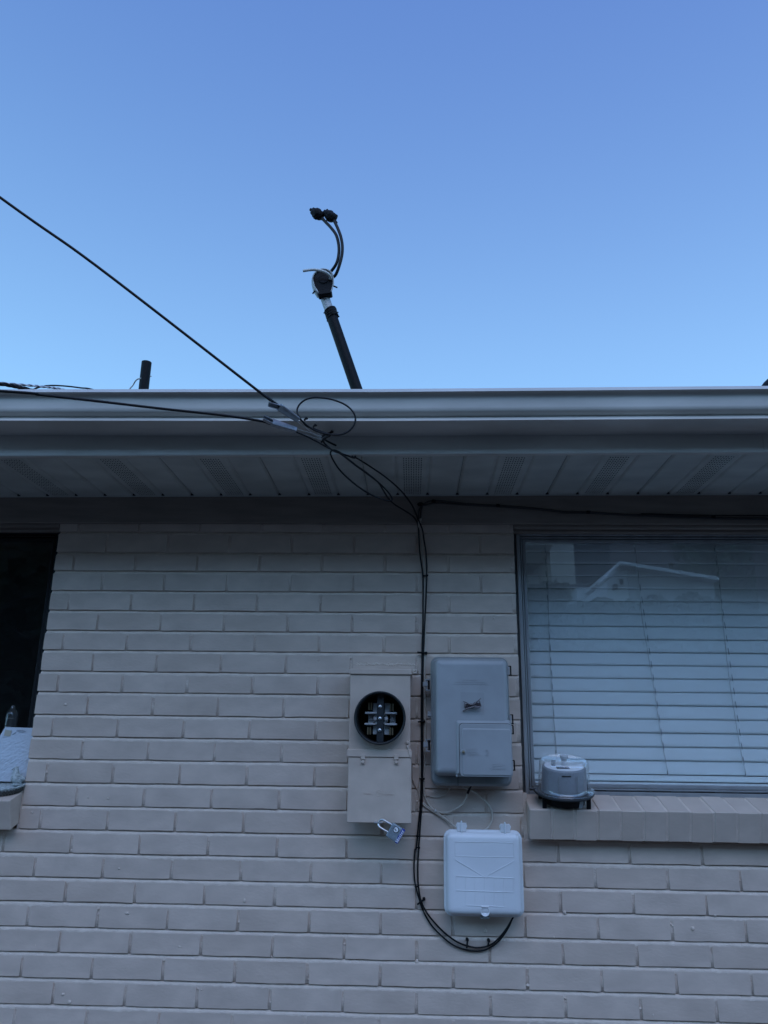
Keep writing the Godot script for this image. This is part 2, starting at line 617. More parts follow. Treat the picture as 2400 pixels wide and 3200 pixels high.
	for x in [-5.5, 5.35]:
		gable.loft([[Vector3(x, 2.45, 0.38), Vector3(x, 3.3, -3.6), Vector3(x, 2.45, -7.4)], [Vector3(x + 0.15, 2.45, 0.38), Vector3(x + 0.15, 3.3, -3.6), Vector3(x + 0.15, 2.45, -7.4)]], true, true, -1)
	put("gable_wall", gable, kit.house_tan, h)


func soffit(h: Node3D) -> void:
	var pitch := 0.0968                                   # three ribs to a panel, the middle one perforated
	var wide := pitch * 3.0
	var z0 := 0.016
	var z1 := 0.3925
	var pan := MB.new()
	var prof := []                                        # x, y across a panel, seen from the end
	for r in 3:
		var a := -wide / 2 + r * pitch
		prof.append_array([Vector2(a + 0.0004, 0.0062 if r == 0 else 0.0050), Vector2(a + 0.0060, 0.0010), Vector2(a + 0.0115, 0.0)])
		if r == 1:
			prof.append_array([Vector2(a + 0.0195, 0.0), null, Vector2(a + 0.0775, 0.0)])
		prof.append_array([Vector2(a + pitch - 0.0115, 0.0), Vector2(a + pitch - 0.0060, 0.0010), Vector2(a + pitch - 0.0004, 0.0062 if r == 2 else 0.0050)])
	for i in prof.size() - 1:
		if prof[i] == null or prof[i + 1] == null:
			continue
		var p: Vector2 = prof[i]
		var q: Vector2 = prof[i + 1]
		var A := Vector3(p.x, p.y, z0)
		var B := Vector3(q.x, q.y, z0)
		var C := Vector3(q.x, q.y, z1)
		var D := Vector3(p.x, p.y, z1)
		pan.tri(A, B, C, -1)
		pan.tri(A, C, D, -1)
	var panel := pan.mesh()
	# the perforated strip: a sheet with real slots
	var ve := MB.new()
	var x0 := -wide / 2 + pitch + 0.0195
	var nx := 8
	var nz := 23
	var cw := 0.058 / nx
	var zs := 0.018
	var cl := (z1 - 0.020 - zs) / nz
	for i in nx:
		for k in nz:
			var a := x0 + i * cw
			var b := zs + k * cl
			var hx := 0.0017
			var hz := 0.0040
			var cx := a + cw / 2
			var cz := b + cl * (0.5 if i % 2 == 0 else 0.34)
			var o := [Vector3(a, 0, b), Vector3(a + cw, 0, b), Vector3(a + cw, 0, b + cl), Vector3(a, 0, b + cl)]
			var q := [Vector3(cx - hx, 0, cz - hz), Vector3(cx + hx, 0, cz - hz), Vector3(cx + hx, 0, cz + hz), Vector3(cx - hx, 0, cz + hz)]
			for e in 4:
				var f := (e + 1) % 4
				ve.tri(o[e], o[f], q[f], -1)
				ve.tri(o[e], q[f], q[e], -1)
				ve.tri(q[e], q[f], q[f] + Vector3(0, 0.0003, 0), -1)
				ve.tri(q[e], q[f] + Vector3(0, 0.0003, 0), q[e] + Vector3(0, 0.0003, 0), -1)
	for r in [[z0, zs], [zs + nz * cl, z1]]:
		ve.tri(Vector3(x0, 0, r[0]), Vector3(x0 + 0.058, 0, r[0]), Vector3(x0 + 0.058, 0, r[1]), -1)
		ve.tri(Vector3(x0, 0, r[0]), Vector3(x0 + 0.058, 0, r[1]), Vector3(x0, 0, r[1]), -1)
	var vent := ve.mesh()
	var back := MB.new()
	back.ext(Vector3(-4.0, 2.345, 0.0), Vector3(4.0, 2.36, 0.386))
	put("attic_board", back, kit.dark, h)
	var no := MB.new()                                    # the open groove ends beside the wall
	for r in 3:
		var a := -wide / 2 + r * pitch
		no.loft([[Vector3(a - 0.0085, -0.0006, 0.0185), Vector3(a + 0.0085, -0.0006, 0.0185), Vector3(a, -0.0006, 0.036)], [Vector3(a - 0.0085, 0.004, 0.0185), Vector3(a + 0.0085, 0.004, 0.0185), Vector3(a, 0.004, 0.036)]], true, true, -1)
	var notch := no.mesh()
	var first := 0.0877                                   # the middle of the vent strip over the cables
	for k in range(-13, 13):
		var x := first + k * wide
		var o := put("soffit_panel", panel, kit.white_soffit, h)
		at(o, Vector3(x, soffit_y(x), 0))
		o.rotation.z = 0.0042
		var v := MeshInstance3D.new()
		v.name = "vent_strip"
		v.mesh = vent
		v.material_override = kit.white_soffit
		o.add_child(v)
		var e := MeshInstance3D.new()
		e.name = "groove_end"
		e.mesh = notch
		e.material_override = kit.dark
		o.add_child(e)


func gutter() -> void:
	var g := thing("rain_gutter", "long white metal rain gutter along the edge of the eave", "gutter", Vector3(0, 2.36, 0.405))
	# profile from the fascia, under the trough, up the stepped front to the rolled lip and down inside
	var prof := [Vector2(0.4075, 2.3615), Vector2(0.4955, 2.3665), Vector2(0.5005, 2.3682), Vector2(0.4840, 2.3855), Vector2(0.4845, 2.3870), Vector2(0.5005, 2.3915), Vector2(0.5045, 2.3965), Vector2(0.5055, 2.405),
		Vector2(0.5055, 2.4285), Vector2(0.5065, 2.434), Vector2(0.512, 2.4395), Vector2(0.5195, 2.4418), Vector2(0.5222, 2.4430), Vector2(0.5140, 2.4555), Vector2(0.5115, 2.4555), Vector2(0.507, 2.449), Vector2(0.5035, 2.440),
		Vector2(0.5035, 2.398), Vector2(0.4820, 2.3870), Vector2(0.4820, 2.3685), Vector2(0.4095, 2.3635), Vector2(0.4095, 2.458), Vector2(0.4075, 2.458)]
	var b := MB.new()
	var xs := [-4.0, -1.1, -0.5, 0.0, 0.4, 0.75, 1.08, 4.0]
	for k in xs.size() - 1:
		for i in prof.size():
			var j := (i + 1) % prof.size()
			var p: Vector2 = prof[i]
			var q: Vector2 = prof[j]
			var a0 := Vector3(xs[k], p.y + eave_lift(xs[k]), p.x)
			var a1 := Vector3(xs[k + 1], p.y + eave_lift(xs[k + 1]), p.x)
			var b0 := Vector3(xs[k], q.y + eave_lift(xs[k]), q.x)
			var b1 := Vector3(xs[k + 1], q.y + eave_lift(xs[k + 1]), q.x)
			var grp := i if i in [0, 2, 11, 12, 13] else (20 if i < 11 else 21)
			b.tri(a0, b0, b1, grp)
			b.tri(a0, b1, a1, grp)
	put("trough", b, kit.white_metal, g)
	for x in [-3.9, -3.0, -2.1, -1.6, -0.72, 0.7, 1.3, 2.2, 3.1]:
		var hang := MB.new()
		hang.box(Vector3(x, 2.4425 + eave_lift(x), 0.456), Vector3(0.02, 0.002, 0.09))
		put("hanger", hang, kit.white_metal, g)


# ---------------------------------------------------------------- windows, blinds
func bars(m: MB, x0: float, y0: float, x1: float, y1: float, t: float, z0: float, z1: float) -> void:
	m.ext(Vector3(x0, y0, z0), Vector3(x0 + t, y1, z1), 0.0012)
	m.ext(Vector3(x1 - t, y0, z0), Vector3(x1, y1, z1), 0.0012)
	m.ext(Vector3(x0 + t, y0, z0 + 0.0003), Vector3(x1 - t, y0 + t, z1 - 0.0003), 0.0012)
	m.ext(Vector3(x0 + t, y1 - t, z0 + 0.0003), Vector3(x1 - t, y1, z1 - 0.0003), 0.0012)


func windows() -> void:
	var h: Node3D = get_node("brick_house")
	for side in [-1, 1]:
		var x0 := -2.6 if side < 0 else RIGHT_JAMB
		var x1 := LEFT_JAMB if side < 0 else 2.3
		# frame: a dark outer channel, a middle rail and the sash
		var fr := MB.new()
		bars(fr, x0 + 0.013, 1.3935, x1 - 0.013, 2.206, 0.0115, -0.090, -0.042)
		bars(fr, x0 + 0.0275, 1.4085, x1 - 0.0275, 2.192, 0.0045, -0.088, -0.052)
		bars(fr, x0 + 0.0345, 1.4155, x1 - 0.0345, 2.185, 0.010, -0.086, -0.058)
		var w := put("window", fr, kit.frame if side > 0 else kit.frame_black, h)
		var dk := MB.new()
		bars(dk, x0 + 0.0005, 1.380, x1 - 0.0005, 2.2345, 0.012, -0.20, -0.048)
		put("caulk_gap", dk, kit.frame_dark if side > 0 else kit.frame_black, w)
		var hd := MB.new()
		hd.ext(Vector3(x0 + 0.001, 2.2075, -0.10), Vector3(x1 - 0.001, 2.217, 0.004), 0.0015)
		hd.ext(Vector3(x0 + 0.001, 2.1985, -0.10), Vector3(x1 - 0.001, 2.2070, -0.020), 0.0015)
		put("head_trim", hd, kit.frieze, w)
		for z in [-0.0615, -0.070, -0.078] if side > 0 else [-0.070]:
			var pn := MB.new()
			pn.ext(Vector3(x0 + 0.043, 1.424, z - 0.0015), Vector3(x1 - 0.043, 2.1765, z + 0.0015))
			put("pane", pn, kit.glass, w)
		# brick sill: rowlock bricks sloping out of the wall
		var sx0 := -2.66 if side < 0 else 0.4225
		var sx1 := -1.0835 if side < 0 else 2.36
		var tilt := Basis(Vector3(1, 0, 0), 0.30)
		var pivot := Vector3(0, 1.3615, 0.0665)
		var body := MB.new()
		body.box(Vector3((sx0 + sx1) / 2.0, pivot.y, pivot.z) + tilt * Vector3(0, -0.0435, -0.0770), Vector3(sx1 - sx0 - 0.004, 0.0835, 0.150), tilt)
		body.ext(Vector3(sx0 + 0.003, 1.381, -0.16), Vector3(sx1 - 0.003, 1.394, -0.035))
		body.ext(Vector3(sx1 - 0.003, 1.258, -0.2), Vector3(LEFT_JAMB + 0.002, 1.40, -0.0035)) if side < 0 else body.ext(Vector3(RIGHT_JAMB - 0.002, 1.258, -0.2), Vector3(sx0 + 0.003, 1.40, -0.0035))
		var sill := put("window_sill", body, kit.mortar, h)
		var n := int((sx1 - sx0) / 0.0648)
		for k in n:
			var x := sx0 + 0.0295 + k * 0.0648 if side > 0 else sx1 - 0.0295 - k * 0.0648
			var o := put("sill_brick", sill_shape(k % 5, 0.0588), [kit.brick, kit.brick2, kit.brick3][k % 3], sill)
			at(o, Vector3(x, pivot.y, pivot.z))
			o.basis = tilt * Basis(Vector3(0, 0, 1), rng.randf_range(-0.008, 0.008)) * Basis(Vector3(0, 1, 0), rng.randf_range(-0.006, 0.006))
	var ins := MB.new()
	ins.ext(Vector3(RIGHT_JAMB + 0.02, 1.38, -0.235), Vector3(2.28, 1.4285, -0.098), 0.002)
	put("inner_sill", ins, kit.blind, h)
	blind()


func sill_shape(sd: int, width: float) -> ArrayMesh:     # top front edge of the brick at the origin
	var key := "sill%d" % sd
	if not kit.has(key):
		var r := RandomNumberGenerator.new()
		r.seed = sd + 40
		var b := MB.new()
		var j := r.randf_range(-0.0012, 0.0012)
		b.box(Vector3(0, -0.0435 + j, -0.077), Vector3(width + r.randf_range(-0.001, 0.001), 0.0865, 0.154 + j), Basis(), 0.0022)
		kit[key] = b.mesh()
	return kit[key]


func blind() -> void:
	var b := thing("window_blind", "closed white slatted blind behind the right window pane", "blind", Vector3(1.35, 1.43, -0.14))
	var top := 2.20
	var low := 1.4525
	var pitch := 0.0419
	var sl := MB.new()
	var rings := []
	for x in [-0.9, 0.88]:
		var ring := []
		for k in 7:
			var t := k / 6.0
			ring.append(Vector3(x, lerpf(0.0, 0.0446, t), 0.0030 - 0.0062 * t + 0.0010 * sin(PI * t)))
		for k in 7:
			var t := 1.0 - k / 6.0
			ring.append(Vector3(x, lerpf(0.0, 0.0446, t), 0.0030 - 0.0062 * t + 0.0010 * sin(PI * t) - 0.0012))
		rings.append(ring)
	sl.loft(rings, true, true, 0)
	var slat := sl.mesh()
	var k := 0
	while low + k * pitch < top - 0.02:
		var o := put("slat", slat, kit.blind, b)
		at(o, Vector3(1.352 + rng.randf_range(-0.002, 0.002), low + k * pitch, -0.150))
		o.rotation = Vector3(rng.randf_range(-0.03, 0.03), 0, rng.randf_range(-0.0012, 0.0012))
		k += 1
	var rail := MB.new()
	rail.ext(Vector3(0.455, 1.432, -0.165), Vector3(2.23, 1.4495, -0.137), 0.003)
	put("bottom_rail", rail, kit.blind, b)
	var head := MB.new()
	head.ext(Vector3(0.455, 2.165, -0.185), Vector3(2.23, 2.215, -0.172), 0.003)
	put("head_rail", head, kit.blind, b)
	for c in [[Vector3(0.5408, 2.0567, -0.139), Vector3(0.5369, 1.9086, -0.139), Vector3(0.5361, 1.7498, -0.139), Vector3(0.5386, 1.6217, -0.139), Vector3(0.5418, 1.5219, -0.139), Vector3(0.5432, 1.4486, -0.139)], [Vector3(0.8417, 2.075, -0.139), Vector3(0.8428, 1.9433, -0.139), Vector3(0.852, 1.8312, -0.139), Vector3(0.8622, 1.7066, -0.139), Vector3(0.8721, 1.5558, -0.139), Vector3(0.8861, 1.4318, -0.139)], [Vector3(1.1078, 2.0597, -0.139), Vector3(1.1037, 1.9505, -0.139), Vector3(1.1028, 1.7553, -0.139), Vector3(1.1065, 1.6534, -0.139), Vector3(1.113, 1.5343, -0.139), Vector3(1.1237, 1.4352, -0.139)]]:
		var p: Array = c
		p.insert(0, Vector3(c[0].x - 0.002, 2.19, -0.139))
		var t := MB.new()
		t.tube(curve(p, 8), 0.0013, 6)
		var dashes := MB.new()                               # dark string dashes standing in for the shade beside the cord
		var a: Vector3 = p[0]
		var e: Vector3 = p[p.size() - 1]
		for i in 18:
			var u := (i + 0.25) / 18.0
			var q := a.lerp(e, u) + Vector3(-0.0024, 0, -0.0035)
			dashes.tube([q, q + Vector3(0.0012, -0.021, 0)], 0.0010, 5)
		put("cord_shade", dashes, kit.cord_shade, b)
		put("cord", t, kit.cord, b)


# ---------------------------------------------------------------- above the roof
func roof_y(z: float) -> float:
	return 2.478 + 0.219 * (0.42 - z)


func roof_things() -> void:
	var n := FastNoiseLite.new()
	n.seed = 14
	n.frequency = 0.6
	var foot := Vector3(-0.1538, 3.1615, -1.3)
	foot.y = roof_y(-1.3) - 0.02
	var m := thing("service_mast", "dark conduit mast leaning left above the roof, bare weatherhead on top", "mast", foot)
	var axis_lo := Vector3(-0.2123, 3.328, -1.3)
	var axis_hi := Vector3(-0.3589, 3.7629, -1.3)
	var d := (axis_hi - axis_lo).normalized()
	var base := axis_lo + d * ((foot.y - axis_lo.y) / d.y)
	var p := MB.new()
	p.tube([base, axis_lo, axis_hi], 0.0305, 28)
	put("pipe", p, kit.conduit, m)
	var fl := MB.new()
	fl.lathe([Vector2(0.11, 0.0), Vector2(0.10, 0.012), Vector2(0.045, 0.07), Vector2(0.031, 0.09)], Transform3D(Basis(), base - Vector3(0, 0.0, 0)), 24)
	put("flashing", fl, kit.roof, m)
	# tape where the fitting meets the pipe
	var b := Basis(d.cross(Vector3(0, 0, 1)).normalized(), d, Vector3.ZERO)
	b.z = b.x.cross(b.y).normalized()
	var tp := MB.new()
	var c0 := Vector3(-0.3522, 3.7521, -1.3)
	var prof := []
	for k in 11:
		prof.append(Vector2(0.0325 + 0.0035 * sin(k * 2.1) + (0.003 if k % 3 == 0 else 0.0), k * 0.0052))
	prof.push_front(Vector2(0.0290, 0.0))
	prof.append(Vector2(0.0270, 0.053))
	var rings := []
	for q in prof:
		var ring := []
		for i in 20:
			var a := TAU * i / 20
			var rad: float = q.x * (1.0 + 0.10 * n.get_noise_2d(i * 9.0, q.y * 900.0))
			ring.append(c0 + b * Vector3(cos(a) * rad, q.y + 0.006 * sin(a * 1.0 + 1.0), sin(a) * rad))
		rings.append(ring)
	tp.loft(rings, true, true, 0)
	for i in 9:
		var a := i * 0.75
		tp.box(c0 + b * Vector3(cos(a) * 0.034, rng.randf_range(0.0, 0.045), sin(a) * 0.034), Vector3(0.012, 0.008, 0.002), b * Basis(Vector3(0, 1, 0), -a) * Basis(Vector3(1, 0, 0), rng.randf_range(-0.7, 0.7)))
	put("tape_collar", tp, kit.tape, m)
	var c1 := Vector3(-0.3764, 3.8097, -1.3)
	var nk := MB.new()
	nk.lathe([Vector2(0.0255, -0.01), Vector2(0.0258, 0.068)], Transform3D(b, c1), 24)
	put("neck", nk, kit.grey_metal, m)
	# weatherhead: an arched hood open towards the viewer, with a dark insulator plate inside
	var hc := Vector3(-0.4084, 3.9617, -1.27)
	var hb := Basis(Vector3(0, 0, 1), 0.16)
	var tall := 0.082
	var wide := 0.060
	var outer := []
	for k in 15:
		var a := PI * k / 14.0
		outer.append(Vector2(cos(a) * wide, 0.012 + sin(a) * wide))
	outer.append(Vector2(-wide * 0.93, -tall * 0.45))
	outer.append(Vector2(-wide * 0.62, -tall))
	outer.append(Vector2(wide * 0.62, -tall))
	outer.append(Vector2(wide * 0.93, -tall * 0.45))
	var shell := MB.new()
	var rs := []
	for l in [[-0.075, 0.55], [-0.070, 0.70], [-0.045, 0.93], [-0.01, 1.0], [0.022, 1.0], [0.024, 0.97], [0.022, 0.90], [-0.02, 0.88]]:
		var ring := []
		for q in outer:
			ring.append(hc + hb * Vector3(q.x * l[1] + l[0] * 0.22 - 0.003, q.y * l[1] - l[0] * 0.16 + 0.002, l[0]))
		rs.append(ring)
	shell.loft(rs, true, true, 0)
	put("weatherhead", shell, kit.grey_metal, m)
	var plate := MB.new()
	rs = []
	for l in [[-0.015, 0.875], [0.012, 0.875], [0.0145, 0.84]]:
		var ring := []
		for q in outer:
			ring.append(hc + hb * Vector3(q.x * l[1], q.y * l[1], l[0]))
		rs.append(ring)
	plate.loft(rs, true, true, -1)
	plate.lathe([Vector2(0.030, 0.0), Vector2(0.026, 0.006), Vector2(0.02, 0.004)], Transform3D(hb * Basis(Vector3(1, 0, 0), PI / 2), hc + hb * Vector3(0.004, 0.006, 0.0145)), 20)
	put("insulator", plate, kit.black_plastic, m)
	var clampb := MB.new()
	clampb.box(hc + hb * Vector3(0, -0.078, 0.0), Vector3(0.078, 0.036, 0.05), hb, 0.006)
	put("clamp", clampb, kit.black_plastic, m)
	for s in [Vector3(-0.4645, 3.8873, -1.27), Vector3(-0.3297, 3.9236, -1.27)]:
		var bolt := MB.new()
		bolt.tube([s, s + (hc - s).normalized() * 0.05], 0.0042, 10)
		put("bolt", bolt, kit.black_plastic, m)
	# two cut wires with taped ends and one bare stub
	var wires := [[Vector3(-0.3797, 4.0114, -1.268), Vector3(-0.3559, 4.0262, -1.25), Vector3(-0.3336, 4.0617, -1.24), Vector3(-0.3244, 4.1208, -1.24), Vector3(-0.3275, 4.1805, -1.24), Vector3(-0.3435, 4.2408, -1.24), Vector3(-0.3741, 4.2942, -1.25), Vector3(-0.4061, 4.3389, -1.26), Vector3(-0.4336, 4.3778, -1.27)], [Vector3(-0.3627, 3.9818, -1.268), Vector3(-0.3382, 3.9882, -1.245), Vector3(-0.319, 4.0327, -1.23), Vector3(-0.3062, 4.0987, -1.23), Vector3(-0.3047, 4.1581, -1.23), Vector3(-0.3147, 4.218, -1.23), Vector3(-0.3336, 4.2785, -1.24), Vector3(-0.3509, 4.3244, -1.25), Vector3(-0.364, 4.3552, -1.26)]]
	for w in wires:
		var t := MB.new()
		t.tube(curve(w, 6), 0.0086, 12)
		put("wire", t, kit.cable, m)
	var lumps := [[Vector3(-0.4569, 4.4014, -1.27), Vector3(0.038, 0.031, 0.033), Vector3(-0.4999, 4.4347, -1.27)], [Vector3(-0.3825, 4.3801, -1.26), Vector3(0.039, 0.030, 0.031), Vector3(-0.418, 4.4155, -1.26)]]
	for l in lumps:
		var t := MB.new()
		var dirn: Vector3 = (l[2] - l[0]).normalized()
		t.blob(l[0], l[1], n, 0.30, 18, Basis(Vector3(0, 0, 1), atan2(dirn.y, dirn.x)))
		t.blob(l[0].lerp(l[2], 0.45), Vector3(0.021, 0.023, 0.020), n, 0.45, 14)
		t.blob(l[0] - dirn * 0.016 + Vector3(0.006, 0.006, 0.0), Vector3(0.024, 0.022, 0.022), n, 0.4, 14)
		t.tube([l[0], l[2]], [0.014, 0.0085], 12)
		t.tube([l[0], l[0] - dirn * 0.045 + Vector3(0.006, -0.016, 0)], [0.016, 0.0075], 12)
		put("taped_end", t, kit.tape, m)
	var stub := MB.new()
	stub.tube(curve([Vector3(-0.368, 3.9648, -1.25), Vector3(-0.3646, 3.9706, -1.24), Vector3(-0.374, 3.9774, -1.225), Vector3(-0.3955, 3.987, -1.215), Vector3(-0.4269, 3.9941, -1.21), Vector3(-0.4651, 3.9975, -1.21), Vector3(-0.5143, 3.9908, -1.21)], 6), 0.0076, 12)
	put("stub_wire", stub, kit.grey_wire, m)

	var vb := Vector3(-1.472, 3.4808, -1.6)
	vb.y = roof_y(-1.6)
	vb.x -= 0.004
	var v := thing("vent_pipe", "short black plastic vent pipe standing on the roof at left", "pipe", vb)
	var vp := MB.new()
	var vt := Vector3(-1.4755, 3.6475, -1.6)
	var vd := (vt - vb).normalized()
	vp.tube([vb, vt], 0.0288, 28, false)
	vp.tube([vb, vt], 0.0250, 28, false)
	vp.lathe([Vector2(0.0250, 0), Vector2(0.0288, 0)], Transform3D(Basis(Quaternion(Vector3.UP, vd)), vt), 28, false, false, -1)
	put("pipe", vp, kit.conduit, v)
	var vl := MB.new()
	vl.tube([Vector3(-1.4488, 3.5575, -1.6), Vector3(-1.4376, 3.5574, -1.6)], 0.003, 8)
	put("screw", vl, kit.steel, v)
	var gw := MB.new()
	gw.tube(curve([Vector3(-1.5808, 3.4291, -1.6), Vector3(-1.5582, 3.4761, -1.6), Vector3(-1.541, 3.5018, -1.6), Vector3(-1.5254, 3.5227, -1.59), Vector3(-1.5096, 3.5331, -1.585), Vector3(-1.4877, 3.5314, -1.575)], 6), 0.004, 8)
	tag(put("ground_wire", gw, kit.grey_wire), "thin greenish wire running to the black vent pipe", "wire")

	var dc := Vector3(2.1101, roof_y(-1.5), -1.5)
	var rv := thing("roof_vent", "black domed roof vent just showing at the right edge", "roof vent", dc)
	var cap := MB.new()
	var top := 3.4954
	var hgt := top - dc.y
	cap.lathe([Vector2(0.10, 0), Vector2(0.10, hgt - 0.13), Vector2(0.075, hgt - 0.12)], Transform3D(Basis(), dc), 24)
	put("stack", cap, kit.conduit, rv)
	var dome := MB.new()
	var pr := []
	for k in 9:
		var a := PI / 2 * k / 8.0
		pr.append(Vector2(cos(a) * 0.135, hgt - 0.15 + sin(a) * 0.15))
	dome.lathe(pr, Transform3D(Basis(), dc), 28)
	put("dome", dome, kit.conduit, rv)

	# old cables lying over the roof edge at far left
	var tw := MB.new()
	for s in 3:
		var pts := []
		var line := curve([Vector3(-1.4126, 2.567, 0.4), Vector3(-1.2722, 2.5662, 0.36), Vector3(-1.164, 2.5665, 0.33), Vector3(-1.124, 2.567, 0.31), Vector3(-1.0947, 2.563, 0.3), Vector3(-1.0504, 2.5847, 0.2)], 14)
		for i in line.size():
			var a: float = i * 0.35 + s * TAU / 3.0
			pts.append(line[i] + Vector3(0, cos(a), sin(a)) * 0.0034)
		tw.tube(pts, 0.0034, 8)
	tag(put("service_cable", tw, kit.cable), "thick black twisted cable crossing the roof edge at far left", "cable")
	var st2 := MB.new()
	for s in 2:
		var pts := []
		var line := curve([Vector3(-1.4424, 2.606, 0.3), Vector3(-1.282, 2.6026, 0.28), Vector3(-1.1572, 2.5953, 0.27), Vector3(-1.0756, 2.5914, 0.26), Vector3(-1.0195, 2.588, 0.25), Vector3(-0.9901, 2.5939, 0.2)], 14)
		for i in line.size():
			var a: float = i * 0.8 + s * PI
			pts.append(line[i] + Vector3(0, cos(a), sin(a)) * 0.0022)
		st2.tube(pts, 0.0022, 8)
	tag(put("bare_strand", st2, kit.zinc), "grey bare wire strand beside the thick twisted cable", "wire")
	var lp := MB.new()
	lp.tube(curve([Vector3(-1.1371, 2.6064, 0.2), Vector3(-1.108, 2.6191, 0.2), Vector3(-1.0778, 2.6237, 0.2), Vector3(-1.0423, 2.6226, 0.2), Vector3(-1.0065, 2.6191, 0.2), Vector3(-0.9751, 2.6147, 0.2), Vector3(-0.9484, 2.6117, 0.2), Vector3(-0.948, 2.6459, 0.1)], 6), 0.0026, 8)
	tag(put("slack_cable", lp, kit.cable), "thin black cable humped over the gutter left of the vent pipe", "cable")


# ---------------------------------------------------------------- meter base
func hole_plate(m: MB, w: float, h: float, c: Vector3, cc: Vector2, rad: float, z0: float, z1: float) -> void:   # a box front with a round hole; cc is the hole's centre from the middle
	var n := 64
	var outer := []
	var inner := []
	for i in n:
		var a := TAU * (i + 0.5) / n
		var dir := Vector2(cos(a), sin(a))
		var tx := ((w / 2.0 * signf(dir.x)) - cc.x) / dir.x if absf(dir.x) > 1e-6 else 1e9
		var ty := ((h / 2.0 * signf(dir.y)) - cc.y) / dir.y if absf(dir.y) > 1e-6 else 1e9
		outer.append(cc + dir * minf(tx, ty))
		inner.append(cc + dir * rad)
	for corner in [Vector2(1, 1), Vector2(-1, 1), Vector2(-1, -1), Vector2(1, -1)]:
		var q := Vector2(w / 2 * corner.x, h / 2 * corner.y)
		var best := 0
		for i in n:
			if outer[i].distance_to(q) < outer[best].distance_to(q):
				best = i
		outer[best] = q
	var rings := []
	for l in [[0, z0], [0, z1 - 0.0012], [1, z1], [2, z1]]:
		var ring := []
		for i in n:
			var p: Vector2 = inner[i] if l[0] == 2 else outer[i]
			if l[0] == 1:
				p = p * Vector2(1.0 - 0.0024 / w, 1.0 - 0.0024 / h)
			ring.append(c + Vector3(p.x, p.y, l[1]))
		rings.append(ring)
	m.loft(rings, false, false, -1)


